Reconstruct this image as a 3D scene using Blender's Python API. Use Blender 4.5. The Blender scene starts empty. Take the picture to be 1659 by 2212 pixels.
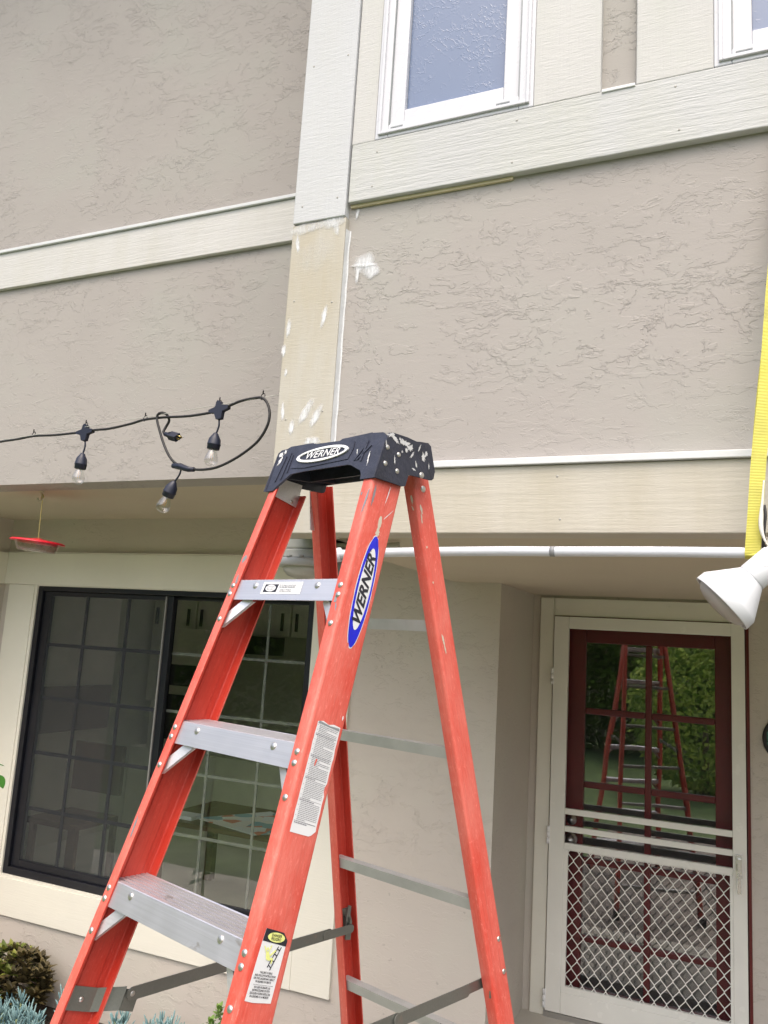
import bpy, math, random
from mathutils import Vector, Matrix, Euler, noise as mnoise
random.seed(7)
R = math.radians
sc = bpy.context.scene
COL = sc.collection

# ------------------------------------------------------------------ camera
EYE = 2.01
cam_d = bpy.data.cameras.new('camera'); cam = bpy.data.objects.new('camera', cam_d); COL.objects.link(cam)
cr = Vector((0.91456495, 0.39990637, 0.06038083)); cu = Vector((0.01023258, -0.17212725, 0.98502158)); cf = Vector((-0.40430959, 0.90024836, 0.16151362))
m = Matrix((cr, cu, -cf)).transposed().to_4x4(); m.translation = Vector((0, 0, EYE))
cam.matrix_world = m
cam_d.sensor_fit = 'VERTICAL'; cam_d.sensor_height = 24.0; cam_d.sensor_width = 18.0
cam_d.lens = 24.0 * 1755 / 2212
cam_d.clip_start = 0.05; cam_d.clip_end = 500
sc.camera = cam

# ------------------------------------------------------------------ light
SUN_EL, SUN_AZ = R(62), R(165)      # soft light under a bright veiled sky
w = bpy.data.worlds.new('World'); sc.world = w; w.use_nodes = True
nt = w.node_tree; nt.nodes.clear()
wo = nt.nodes.new('ShaderNodeOutputWorld'); bg = nt.nodes.new('ShaderNodeBackground')
sky = nt.nodes.new('ShaderNodeTexSky'); sky.sky_type = 'NISHITA'; sky.sun_disc = False
sky.sun_elevation = SUN_EL; sky.sun_rotation = SUN_AZ
sky.air_density = 1.0; sky.dust_density = 7.0; sky.ozone_density = 1.0
bg.inputs['Strength'].default_value = 0.15
nt.links.new(sky.outputs[0], bg.inputs[0]); nt.links.new(bg.outputs[0], wo.inputs[0])
sun_d = bpy.data.lights.new('sun', 'SUN'); sun = bpy.data.objects.new('sun', sun_d); COL.objects.link(sun)
sun_d.energy = 0.9; sun_d.angle = R(100); sun_d.color = (1.0, 0.98, 0.96)
sdir = Vector((math.sin(SUN_AZ) * math.cos(SUN_EL), math.cos(SUN_AZ) * math.cos(SUN_EL), math.sin(SUN_EL)))
sun.rotation_euler = sdir.to_track_quat('Z', 'Y').to_euler()
sun.location = sdir * 20
vs = sc.view_settings
vs.view_transform = 'Standard'; vs.look = 'None'; vs.gamma = 1.0; vs.exposure = 0.97; vs.use_curve_mapping = False
sc.cycles.max_bounces = 10; sc.cycles.transparent_max_bounces = 16; sc.cycles.use_denoising = True

# ------------------------------------------------------------------ materials
def _c(c): return (c[0], c[1], c[2], 1.0)
class NT:
    def __init__(s, name):
        s.m = bpy.data.materials.new(name); s.m.use_nodes = True; s.t = s.m.node_tree; s.t.nodes.clear()
        s.out = s.n('OutputMaterial'); s.b = s.n('BsdfPrincipled'); s.l(s.b.outputs[0], s.out.inputs[0])
        s.tc = s.n('TexCoord')
    def n(s, t, **k):
        x = s.t.nodes.new('ShaderNode' + t)
        for a, v in k.items(): setattr(x, a, v)
        return x
    def l(s, a, b): s.t.links.new(a, b)
    def map(s, sc_=(1, 1, 1), loc=(0, 0, 0), src=None):
        x = s.n('Mapping'); x.inputs['Scale'].default_value = sc_; x.inputs['Location'].default_value = loc
        s.l(src or s.tc.outputs['Object'], x.inputs[0]); return x.outputs[0]
    def noise(s, vec, scale, detail=4, rough=.55, dist=0.0, out=0):
        x = s.n('TexNoise'); x.inputs['Scale'].default_value = scale; x.inputs['Detail'].default_value = detail
        x.inputs['Roughness'].default_value = rough; x.inputs['Distortion'].default_value = dist
        s.l(vec, x.inputs['Vector']); return x.outputs[out]
    def ramp(s, fac, stops, interp='LINEAR'):
        x = s.n('ValToRGB'); x.color_ramp.interpolation = interp
        e = x.color_ramp.elements
        while len(e) < len(stops): e.new(0.5)
        for i, (p, c) in enumerate(stops):
            e[i].position = p; e[i].color = _c(c) if not isinstance(c, (int, float)) else (c, c, c, 1)
        s.l(fac, x.inputs[0]); return x.outputs[0]
    def mix(s, fac, a, b, mode='MIX'):
        x = s.n('Mix', data_type='RGBA', blend_type=mode)
        for i, v in ((0, fac), (6, a), (7, b)):
            if isinstance(v, (int, float)): x.inputs[i].default_value = v
            elif isinstance(v, (tuple, list)): x.inputs[i].default_value = _c(v)
            else: s.l(v, x.inputs[i])
        return x.outputs[2]
    def math(s, op, a, b=None, clamp=False):
        x = s.n('Math', operation=op, use_clamp=clamp)
        for i, v in ((0, a), (1, b)):
            if v is None: continue
            if isinstance(v, (int, float)): x.inputs[i].default_value = v
            else: s.l(v, x.inputs[i])
        return x.outputs[0]
    def bump(s, h, dist, strength=1.0, prev=None):
        x = s.n('Bump'); x.inputs['Strength'].default_value = strength; x.inputs['Distance'].default_value = dist
        s.l(h, x.inputs['Height'])
        if prev: s.l(prev, x.inputs['Normal'])
        s.l(x.outputs[0], s.b.inputs['Normal']); return x.outputs[0]
    def set(s, **k):
        for a, v in k.items():
            i = s.b.inputs[a.replace('_', ' ')]
            if isinstance(v, (int, float)): i.default_value = v
            elif isinstance(v, tuple): i.default_value = _c(v)
            else: s.l(v, i)
        return s

def plain(name, col, rough=.6, metal=0.0, var=.06, scale=6, bump=0.0, bscale=60, spec=.5, coat=0):
    t = NT(name); n = t.noise(t.map(), scale, 5)
    lo = tuple(c * (1 - var) for c in col); hi = tuple(min(1, c * (1 + var)) for c in col)
    t.set(Base_Color=t.ramp(n, [(.3, lo), (.7, hi)]), Metallic=metal)
    t.b.inputs['Specular IOR Level'].default_value = spec
    rn = t.noise(t.map(), scale * 3, 4)
    r_ = t.n('MapRange'); t.l(rn, r_.inputs[0]); r_.inputs[3].default_value = max(0, rough - .07); r_.inputs[4].default_value = min(1, rough + .07)
    t.l(r_.outputs[0], t.b.inputs['Roughness'])
    if bump: t.bump(t.noise(t.map(), bscale, 4), bump)
    if coat: t.b.inputs['Coat Weight'].default_value = coat
    return t.m

def stucco_mat(name, col, amt=1.0, seed=0.0):
    t = NT(name)
    v = t.map((1, 1, 1.25), (seed, seed * 1.7, seed * .6))
    big = t.noise(v, 1.15, 2, .5)
    warpn = t.noise(v, 5.5, 3, .6, out=1)
    wv = t.n('VectorMath', operation='MULTIPLY_ADD'); t.l(warpn, wv.inputs[0]); wv.inputs[1].default_value = (.16, .16, .10); t.l(v, wv.inputs[2])
    n1 = t.noise(wv.outputs[0], 4.6, 9, .66)
    n2 = t.noise(t.map((1.0, 1.0, 2.2), (seed + 3, 5, 2), wv.outputs[0]), 8.5, 6, .66)
    n3 = t.noise(t.map((.8, .8, 1.8), (seed + 9, 1, 7)), 17, 5, .62, .5)
    def step(n, a, wd=.016): return t.ramp(n, [(a, 0.0), (a + wd, 1.0)])
    s1 = step(n1, .52); s1b = step(n1, .64, .03); s2 = step(n2, .575, .02); s3 = step(n3, .60, .03)
    mask = t.ramp(big, [(.38, .22), (.55, 1.0)])
    mask2 = t.ramp(t.noise(t.map(loc=(4, 2, seed)), 2.3, 2), [(.40, .25), (.60, 1.0)])
    h = t.math('MULTIPLY', t.math('ADD', t.math('ADD', s1, s1b), t.math('MULTIPLY', s2, 1.0)), mask)
    h = t.math('ADD', h, t.math('MULTIPLY', t.math('MULTIPLY', s3, mask2), .6))
    h = t.math('ADD', h, t.math('MULTIPLY', t.noise(t.map((1, 1, 3)), 20, 4, .6, .6), .45))
    pr = t.bump(h, .0018 * amt, .62)
    t.bump(t.noise(t.map(), 260, 2), .0006, .5, pr)
    c2 = t.ramp(t.noise(t.map(), 1.7, 3), [(.3, tuple(c * .955 for c in col)), (.5, col), (.7, (col[0] * 1.0, col[1] * 1.04, col[2] * 1.02))])
    pit_shade = t.ramp(t.noise(t.map(loc=(1, 8, 3)), 34, 3, .5), [(.24, .80), (.29, 1.0)])  # shade in small crevices painted as darker flecks
    c3 = t.mix(1.0, c2, pit_shade, 'MULTIPLY')
    t.set(Base_Color=c3, Roughness=.9); t.b.inputs['Specular IOR Level'].default_value = .25
    return t.m

def board_mat(name, col, along='x', dirt=.0, dcol=(.55, .48, .33), grain=1.0, seed=0.0, rough=.72):
    t = NT(name)
    sc_ = {'x': (2.2, 60, 60), 'z': (60, 60, 2.2)}[along]
    v = t.map(sc_, (seed, seed, seed)); g = t.noise(v, 1.0, 5, .6, .4)
    g2 = t.noise(t.map(tuple(a * 2.6 for a in sc_), (seed, 3, 1)), 1.0, 3)
    saw = t.noise(t.map((22, 22, 170) if along == 'z' else (26, 60, 120), (seed, 1, 3)), 1.0, 4, .7, .5)      # rough-sawn marks
    h = t.math('ADD', t.math('MULTIPLY', g, .5 if along == 'z' else 1.0), t.math('ADD', t.math('MULTIPLY', g2, .2 if along == 'z' else .5), t.math('MULTIPLY', saw, .8)))
    p_ = t.bump(h, .0028 * grain, .8)
    base = t.ramp(t.noise(t.map(loc=(seed, 2, 5)), 2.6, 4), [(.3, tuple(c * .94 for c in col)), (.7, col)])
    ch = t.ramp(t.noise(t.map(), 42, 3, .7), [(.27, .86), (.36, 1.0)])
    base = t.mix(.45, base, ch, 'MULTIPLY')
    if dirt:
        dm = t.ramp(t.noise(t.map((5, 5, 1.2), (seed, 7, 1)), 1.3, 5, .6), [(.42, 0.0), (.66, 1.0)])
        base = t.mix(t.math('MULTIPLY', dm, dirt), base, dcol)
    t.set(Base_Color=base, Roughness=rough); t.b.inputs['Specular IOR Level'].default_value = .3
    return t.m

def glass_mat(name, tint=(1, 1, 1), refl=1.0, rough=0.0, ior=1.5, wav=0.0):
    t = NT(name); t.t.nodes.remove(t.b)
    lw = t.n('LayerWeight'); lw.inputs[0].default_value = .5
    f0 = ((ior - 1) / (ior + 1)) ** 2
    pw = t.math('POWER', lw.outputs['Facing'], 4.0); fr = t.n('MapRange'); t.l(pw, fr.inputs[0]); fr.inputs[3].default_value = f0; fr.inputs[4].default_value = .75
    tr = t.n('BsdfTransparent'); tr.inputs[0].default_value = _c(tint)
    gl = t.n('BsdfGlossy'); gl.inputs['Roughness'].default_value = rough; gl.inputs[0].default_value = (refl, refl, refl, 1)
    mx = t.n('MixShader'); t.l(fr.outputs[0], mx.inputs[0]); t.l(tr.outputs[0], mx.inputs[1]); t.l(gl.outputs[0], mx.inputs[2]); t.l(mx.outputs[0], t.out.inputs[0])
    if wav:
        b = t.n('Bump'); b.inputs['Distance'].default_value = wav; b.inputs['Strength'].default_value = 1
        t.l(t.noise(t.map(), 2.2, 1), b.inputs['Height']); t.l(b.outputs[0], gl.inputs['Normal'])
    return t.m

def screen_mat(name, col, opac):
    t = NT(name); t.set(Base_Color=col, Roughness=.9)
    tr = t.n('BsdfTransparent'); mx = t.n('MixShader'); mx.inputs[0].default_value = opac
    t.l(tr.outputs[0], mx.inputs[1]); t.l(t.b.outputs[0], mx.inputs[2]); t.l(mx.outputs[0], t.out.inputs[0])
    return t.m

def fiber_mat(name, col, fade, famt, scratch=1.0):
    """pultruded glass-fibre rail: strands run along local z"""
    t = NT(name)
    st = t.noise(t.map((420, 420, 60)), 1.0, 4, .7)
    st2 = t.noise(t.map((150, 150, 60)), 1.0, 6, .8)
    cl = t.noise(t.map((9, 9, 5)), 1.0, 5, .6)
    f = t.math('ADD', t.math('MULTIPLY', cl, .8), t.math('MULTIPLY', st, .5))
    base = t.mix(t.ramp(f, [(.48, 0.0), (.85, 1.0)]), col, fade)
    base = t.mix(t.math('MULTIPLY', t.ramp(st2, [(.56, 0.0), (.68, 1.0)]), famt), base, tuple(min(1, c * 1.15 + .04) for c in fade))
    grime = t.ramp(t.noise(t.map((16, 16, 6), (3, 1, 2)), 1.0, 4, .6, .5), [(.68, 0.0), (.76, 1.0)])
    base = t.mix(t.math('MULTIPLY', grime, .35 * scratch), base, (.17, .10, .09))
    dk = t.ramp(t.noise(t.map((230, 230, 7), (5, 2, 8)), 1.0, 4, .7), [(.32, .72), (.52, 1.0)])
    base = t.mix(.45, base, dk, 'MULTIPLY')
    t.set(Base_Color=base, Roughness=.5); t.b.inputs['Specular IOR Level'].default_value = .45
    t.bump(st, .0006, .6)
    return t.m

def alu_mat(name, col=(.72, .72, .75), rough=.36, axis='x'):
    t = NT(name)
    br = t.noise(t.map((3, 300, 300) if axis == 'x' else (300, 300, 3)), 1.0, 3)
    sm = t.ramp(t.noise(t.map((10, 10, 16), (1, 4, 2)), 1.0, 5, .65, .6), [(.64, 0.0), (.70, 1.0)])
    base = t.mix(t.math('MULTIPLY', sm, .55), t.ramp(br, [(.2, tuple(c * .86 for c in col)), (.8, col)]), (.30, .25, .22))
    r_ = t.n('MapRange'); t.l(t.noise(t.map(), 18, 4), r_.inputs[0]); r_.inputs[3].default_value = rough - .08; r_.inputs[4].default_value = rough + .14
    t.set(Base_Color=base, Metallic=.72); t.l(r_.outputs[0], t.b.inputs['Roughness'])
    t.bump(br, .0004, .5)
    return t.m

M = {}
M['stucco'] = stucco_mat('stucco', (.365, .342, .322), 1.2, 0.0)
M['stucco_smooth'] = stucco_mat('stucco_smooth', (.55, .50, .445), 1.0, 4.0)
M['board'] = board_mat('painted_board', (.495, .505, .505), 'x', grain=1.0, dirt=.4, dcol=(.46, .47, .41))
M['board_v'] = board_mat('painted_board_vertical', (.53, .53, .52), 'z', seed=2.0, grain=.8, dirt=.4, dcol=(.46, .48, .43))
M['board_band'] = board_mat('painted_band', (.57, .565, .55), 'x', seed=5.0, grain=.8, dirt=.4, dcol=(.50, .49, .44))
M['board_new'] = board_mat('primed_board', (.52, .535, .555), 'z', seed=4.0, grain=.8, dirt=.4, dcol=(.50, .51, .50))
M['board_old'] = board_mat('weathered_board', (.475, .457, .405), 'z', dirt=.7, dcol=(.42, .375, .28), grain=.5, seed=7.0)
M['beam'] = board_mat('weathered_beam', (.50, .475, .41), 'x', dirt=.6, dcol=(.42, .385, .30), grain=.5, seed=9.0)
M['casing'] = board_mat('casing_paint', (.76, .74, .65), 'x', grain=.35, seed=3.0)
M['primer'] = plain('white_primer', (.60, .62, .63), .45, var=.04, bump=.001, bscale=30)
def smear_mat():
    t = NT('brushed_paint'); t.set(Base_Color=(.74, .76, .78), Roughness=.5)
    tr = t.n('BsdfTransparent'); mx = t.n('MixShader')
    at = t.n('Attribute', attribute_name='cover'); a = t.math('MULTIPLY', t.math('POWER', at.outputs['Fac'], 1.0), t.ramp(t.noise(t.map((80, 80, 24)), 1.0, 5, .7), [(.30, .30), (.62, 1.0)]), True)
    t.l(a, mx.inputs[0]); t.l(tr.outputs[0], mx.inputs[1]); t.l(t.b.outputs[0], mx.inputs[2]); t.l(mx.outputs[0], t.out.inputs[0]); return t.m
M['smear'] = smear_mat()
M['yellow_wood'] = plain('bare_wood_edge', (.58, .51, .34), .8, bump=.004, bscale=80)
M['vinyl'] = plain('white_vinyl', (.56, .57, .61), .28, var=.02)
M['gap'] = plain('dark_gap', (.02, .015, .01), .8)
M['gasket'] = plain('grey_gasket', (.25, .27, .28), .6)
def obscure():
    t = NT('obscure_glass')
    wv = t.noise(t.map((1, 1, 1)), 14, 3, .6, out=1)
    ma = t.n('VectorMath', operation='MULTIPLY_ADD'); t.l(wv, ma.inputs[0]); ma.inputs[1].default_value = (.03, .03, .03); t.l(t.map(), ma.inputs[2])
    n = t.noise(ma.outputs[0], 30, 3, .55)
    rid = t.ramp(n, [(.47, 0.0), (.51, 1.0), (.55, 0.0)])
    msk = t.ramp(t.noise(t.map(loc=(2, 2, 2)), 9, 3), [(.42, 0.0), (.56, 1.0)])
    t.bump(t.math('MULTIPLY', rid, msk), .00045, 1.0)
    t.set(Base_Color=(.125, .17, .28), Roughness=.22); t.b.inputs['Specular IOR Level'].default_value = .6  # blue of the reflected sky put into the base colour
    return t.m
M['obscure'] = obscure()
M['glass'] = glass_mat('window_glass', (.90, .92, .90), 1.0, 0.0, 1.62, .0006)
M['door_glass'] = glass_mat('door_glass', (.70, .72, .72), 1.0, 0.0, 3.1, .0012)
M['thin_glass'] = glass_mat('bulb_glass', (.94, .94, .94), 1.0, .04, 2.0)
M['screen'] = screen_mat('insect_screen', (.075, .083, .088), .30)
M['door_screen'] = screen_mat('door_screen', (.05, .05, .06), .12)
M['black_alu'] = plain('black_aluminium', (.008, .009, .014), .38, var=.15)
M['muntin'] = plain('grey_grille_bar', (.21, .21, .20), .5)
M['door_white'] = plain('cream_enamel', (.78, .77, .71), .25, var=.03)
M['door_grey'] = plain('white_enamel', (.76, .76, .76), .30, var=.03)
M['red_door'] = plain('dark_red_paint', (.125, .014, .014), .35, var=.15)
M['brass'] = plain('aged_brass', (.60, .48, .20), .3, 1.0)
M['steel'] = plain('satin_steel', (.62, .62, .62), .3, 1.0)
M['hw'] = plain('chrome_handle', (.70, .70, .68), .25, .8)
M['nail'] = plain('painted_nail_head', (.38, .37, .34), .7)
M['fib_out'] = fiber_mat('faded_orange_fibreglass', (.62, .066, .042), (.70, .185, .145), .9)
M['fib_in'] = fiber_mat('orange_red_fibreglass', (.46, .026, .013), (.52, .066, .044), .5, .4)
M['alu'] = alu_mat('mill_aluminium', (.66, .66, .70), .40)
M['rung'] = plain('rung_aluminium', (.42, .42, .42), .42, .35, var=.08, scale=20)
M['zinc'] = alu_mat('zinc_plated_steel', (.24, .25, .23), .34)
M['brace'] = alu_mat('brace_aluminium', (.80, .80, .82), .42)
M['rivet'] = plain('rivet_metal', (.60, .59, .56), .36, .9, var=.12, scale=40)
M['cap'] = plain('black_plastic', (.028, .031, .050), .42, var=.25, scale=18, bump=.0015, bscale=90)
M['dried_paint'] = plain('dried_paint', (.58, .585, .59), .6, var=.12, scale=60)
M['white_print'] = plain('white_print', (.70, .71, .72), .45, var=.05)
M['blue_print'] = plain('blue_print', (.015, .02, .56), .35, var=.15, scale=25)
M['black_print'] = plain('black_print', (.02, .02, .028), .45)
M['grey_print'] = plain('grey_print', (.22, .22, .24), .6)
M['yellow_print'] = plain('yellow_print', (.72, .76, .25), .45)
M['pvc'] = plain('white_pvc', (.60, .63, .68), .35, var=.05, scale=9)
M['pvc_grey'] = plain('grey_tape', (.23, .24, .25), .5)
M['lampw'] = plain('white_lamp_enamel', (.62, .64, .67), .33, var=.015)
M['lens'] = plain('frosted_lens', (.40, .385, .36), .3, var=.04)
M['cable'] = plain('black_rubber_cable', (.014, .013, .014), .55)
M['socket'] = plain('black_socket', (.012, .015, .032), .45)
M['filament'] = plain('gold_filament', (.80, .42, .10), .4, .3)
M['redpl'] = plain('red_plastic', (.62, .012, .03), .3)
M['clearpl'] = glass_mat('clear_plastic', (.93, .90, .91), 1.0, .05, 1.5)
M['hookw'] = plain('painted_hook', (.55, .50, .40), .5)
M['galv'] = plain('painted_grey_metal', (.44, .44, .40), .5, bump=.001)
M['tape'] = plain('grey_fixture_ring', (.36, .36, .36), .5, bump=.002, bscale=50)
M['twine'] = plain('white_twine', (.74, .72, .66), .8, bump=.002, bscale=200)
def strap():
    t = NT('yellow_webbing'); wv = t.n('TexWave', wave_type='BANDS', bands_direction='Z'); wv.inputs['Scale'].default_value = 85; wv.inputs['Distortion'].default_value = .15
    t.l(t.map(), wv.inputs[0]); t.bump(wv.outputs['Fac'], .0009, .7)
    d = t.ramp(t.noise(t.map((9, 9, 14)), 1.0, 5), [(.3, (.56, .52, .06)), (.5, (.60, .56, .09)), (.72, (.45, .42, .08))])
    c = t.mix(.55, d, t.ramp(wv.outputs['Fac'], [(0.0, .82), (.5, 1.0)]), 'MULTIPLY')
    t.set(Base_Color=c, Roughness=.55); return t.m
M['strap'] = strap()
M['soil'] = plain('garden_soil', (.06, .042, .03), .95, var=.4, scale=12, bump=.03, bscale=25)
M['paver'] = plain('dark_pavers', (.19, .165, .145), .85, var=.3, scale=5, bump=.004)
M['concrete'] = plain('patio_concrete', (.56, .53, .47), .9, var=.12, scale=2, bump=.003)
M['lawn'] = plain('lawn', (.095, .15, .045), .9, var=.35, scale=2.5, bump=.02, bscale=30)
M['roof'] = plain('roof_shingles', (.14, .12, .11), .9, var=.3, scale=8, bump=.01)
M['soffit_paint'] = stucco_mat('soffit_stucco', (.50, .44, .345), .25, 8.0)
def leafmat(name, a, b, rough=.5, tl=0.0):
    t = NT(name); oi = t.n('NewGeometry'); c = t.mix(t.ramp(oi.outputs['Random Per Island'], [(0.0, 0.0), (1.0, 1.0)]), a, b)
    t.set(Base_Color=c, Roughness=rough)
    if tl:
        tr = t.n('BsdfTranslucent'); t.l(c, tr.inputs[0]); mx = t.n('MixShader'); mx.inputs[0].default_value = tl
        t.l(t.b.outputs[0], mx.inputs[1]); t.l(tr.outputs[0], mx.inputs[2]); t.l(mx.outputs[0], t.out.inputs[0])
    return t.m
M['senecio'] = leafmat('blue_green_succulent', (.16, .30, .33), (.30, .45, .44), .6)
M['sen_stem'] = plain('succulent_stem', (.28, .33, .16), .7)
M['shrubA'] = leafmat('olive_leaf', (.08, .12, .02), (.26, .27, .05))
M['shrubB'] = leafmat('bronze_leaf', (.055, .045, .022), (.13, .10, .035))
M['green'] = leafmat('fresh_green_leaf', (.02, .10, .012), (.05, .17, .025), .35)
M['leafy'] = leafmat('small_leaf', (.10, .20, .03), (.19, .30, .07))
M['bark'] = plain('bark', (.16, .12, .09), .9, var=.35, scale=14, bump=.03, bscale=20)
M['tree'] = leafmat('tree_foliage', (.06, .12, .02), (.20, .32, .07), .5, .4)
M['hedge'] = leafmat('hedge_foliage', (.10, .22, .03), (.60, .70, .20), .5, .5)
M['fence'] = board_mat('grey_fence_boards', (.50, .44, .37), 'z', dirt=.5, dcol=(.2, .17, .14))
M['room'] = plain('interior_wall', (.60, .60, .50), .8)
M['cab'] = plain('kitchen_cabinet', (.72, .72, .58), .5)
M['dark'] = plain('dark_appliance', (.03, .03, .032), .3)
M['woodf'] = plain('dark_wood', (.10, .055, .03), .5)
def cloth():
    t = NT('patterned_cloth'); v = t.n('TexVoronoi'); v.inputs['Scale'].default_value = 9; t.l(t.map(), v.inputs[0])
    c = t.ramp(t.n('SeparateColor').outputs[0], [(0, 0), (1, 1)]) if False else None
    s_ = t.n('SeparateColor'); t.l(v.outputs['Color'], s_.inputs[0])
    col = t.ramp(s_.outputs[0], [(0.0, (.75, .78, .78)), (.45, (.25, .42, .48)), (.6, (.78, .76, .70)), (.8, (.65, .22, .14)), (1.0, (.8, .8, .8))], 'CONSTANT')
    t.set(Base_Color=col, Roughness=.8); return t.m
M['cloth'] = cloth()
M['paper'] = plain('white_paper', (.8, .82, .85), .6)
M['terra'] = plain('wall_plaque_green', (.05, .16, .12), .4, var=.5, scale=30)

# ------------------------------------------------------------------ mesh tools
WM = {}     # world matrix of every parent, kept by hand
class MB:
    def __init__(s): s.v = []; s.f = []; s.mi = []; s.sm = []; s.T = Matrix.Identity(4)
    def add(s, vs, fs, mi=0, smooth=False, T=None):
        T = s.T if T is None else s.T @ T
        o = len(s.v); s.v += [T @ Vector(v) for v in vs]
        for f in fs: s.f.append([o + i for i in f]); s.mi.append(mi); s.sm.append(smooth)
        return s
    def box(s, x0, x1, y0, y1, z0, z1, mi=0, T=None):
        vs = [(x, y, z) for x in (x0, x1) for y in (y0, y1) for z in (z0, z1)]
        fs = [(0, 1, 3, 2), (4, 6, 7, 5), (0, 4, 5, 1), (2, 3, 7, 6), (0, 2, 6, 4), (1, 5, 7, 3)]
        return s.add(vs, fs, mi, False, T)
    def prism(s, pts, ax, a, b, mi=0, smooth=False, caps=True, T=None):
        """closed 2-D outline pts extruded along axis ax from a to b"""
        def mk(p, t):
            return {'x': (t, p[0], p[1]), 'y': (p[0], t, p[1]), 'z': (p[0], p[1], t)}[ax]
        n = len(pts); vs = [mk(p, a) for p in pts] + [mk(p, b) for p in pts]
        fs = [(i, (i + 1) % n, n + (i + 1) % n, n + i) for i in range(n)]
        s.add(vs, fs, mi, smooth, T)
        if caps: s.add(vs, [tuple(range(n))[::-1], tuple(range(n, 2 * n))], mi, False, T)
        return s
    def tube(s, path, r, n=10, mi=0, caps=True, T=None):
        path = [Vector(p) for p in path]; rs = r if isinstance(r, (list, tuple)) else [r] * len(path)
        vs = []; up = None
        for i, p in enumerate(path):
            d = (path[min(i + 1, len(path) - 1)] - path[max(i - 1, 0)]).normalized()
            if up is None: up = d.orthogonal().normalized()
            up = (up - d * up.dot(d));
            if up.length < 1e-6: up = d.orthogonal()
            up.normalize(); sd = d.cross(up)
            vs += [p + (up * math.cos(2 * math.pi * k / n) + sd * math.sin(2 * math.pi * k / n)) * rs[i] for k in range(n)]
        fs = [(i * n + k, i * n + (k + 1) % n, (i + 1) * n + (k + 1) % n, (i + 1) * n + k) for i in range(len(path) - 1) for k in range(n)]
        if caps: fs += [tuple(range(n))[::-1], tuple(range((len(path) - 1) * n, len(path) * n))]
        return s.add(vs, fs, mi, True, T)
    def lathe(s, prof, n=24, mi=0, T=None, smooth=True):
        """profile of (radius, z) round local z"""
        vs = [(r * math.cos(2 * math.pi * k / n), r * math.sin(2 * math.pi * k / n), z) for r, z in prof for k in range(n)]
        fs = [(i * n + k, i * n + (k + 1) % n, (i + 1) * n + (k + 1) % n, (i + 1) * n + k) for i in range(len(prof) - 1) for k in range(n)]
        return s.add(vs, fs, mi, smooth, T)
    def quadpts(s, pts, mi=0, T=None): return s.add(pts, [tuple(range(len(pts)))], mi, False, T)
    def text(s, txt, size, T, mi=0, shear=0.0, bold=0.0, sx=1.0, align='CENTER'):
        vs, fs = text_geo(txt, shear, bold, align)
        return s.add([(x * size * sx, y * size, 0) for x, y in vs], fs, mi, False, T)
    def obj(s, name, mats, parent=None, bevel=0, label=None):
        me = bpy.data.meshes.new(name)
        W = WM.get(parent.name) if parent else None
        vs = s.v if W is None else [W.inverted() @ v for v in s.v]
        me.from_pydata([tuple(v) for v in vs], [], s.f)
        mats = mats if isinstance(mats, (list, tuple)) else [mats]
        for m_ in mats: me.materials.append(M[m_])
        me.polygons.foreach_set('material_index', s.mi); me.polygons.foreach_set('use_smooth', s.sm)
        me.update()
        o = bpy.data.objects.new(name, me); COL.objects.link(o)
        if parent: o.parent = parent
        WM[o.name] = W if W is not None else Matrix.Identity(4)
        if bevel:
            b = o.modifiers.new('bevel', 'BEVEL'); b.width = bevel; b.segments = 2; b.limit_method = 'ANGLE'; b.angle_limit = R(40)
        if label: o['label'] = label
        return o
def objs(mb, name, mats, parent=None, bevel=0, label=None):
    """every connected piece of mb becomes an object of its own"""
    key = {}; par = {}
    def find(a):
        while par[a] != a: par[a] = par[par[a]]; a = par[a]
        return a
    ids = []
    for v in mb.v:
        k_ = (round(v.x, 5), round(v.y, 5), round(v.z, 5)); ids.append(key.setdefault(k_, len(key)))
    for i in range(len(key)): par[i] = i
    for f in mb.f:
        for a in f[1:]: par[find(ids[a])] = find(ids[f[0]])
    grp = {}
    for fi, f in enumerate(mb.f): grp.setdefault(find(ids[f[0]]), []).append(fi)
    res = []
    for fl in grp.values():
        m2 = MB(); mp = {}
        for fi in fl:
            g = []
            for a in mb.f[fi]:
                if a not in mp: mp[a] = len(m2.v); m2.v.append(mb.v[a])
                g.append(mp[a])
            m2.f.append(g); m2.mi.append(mb.mi[fi]); m2.sm.append(mb.sm[fi])
        res.append(m2.obj(name, mats, parent, bevel, label))
    return res
_tc = {}
def text_geo(txt, shear, bold, align):
    k = (txt, shear, bold, align)
    if k not in _tc:
        cu_ = bpy.data.curves.new('t', 'FONT'); cu_.body = txt; cu_.shear = shear; cu_.offset = bold; cu_.align_x = align; cu_.align_y = 'CENTER'; cu_.resolution_u = 3
        o = bpy.data.objects.new('t', cu_); COL.objects.link(o)
        dg = bpy.context.evaluated_depsgraph_get(); e = o.evaluated_get(dg); me = e.to_mesh()
        _tc[k] = ([(v.co.x, v.co.y) for v in me.vertices], [tuple(p.vertices) for p in me.polygons])
        e.to_mesh_clear(); bpy.data.objects.remove(o); bpy.data.curves.remove(cu_)
    return _tc[k]
def tag(o, label, cat, group=None, kind=None):
    if kind: o['kind'] = kind
    if label: o['label'] = label
    if cat: o['category'] = cat
    if group: o['group'] = group
    return o
def empty(name, loc, label, cat, group=None, rz=0.0):
    o = bpy.data.objects.new(name, None); COL.objects.link(o); o.location = loc; o.rotation_euler = (0, 0, rz); o.empty_display_size = .1
    WM[o.name] = Matrix.Translation(loc) @ Matrix.Rotation(rz, 4, 'Z')
    return tag(o, label, cat, group)
def struct(name, mb, mat):
    o = mb.obj(name, mat); o['kind'] = 'structure'; return o
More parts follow.
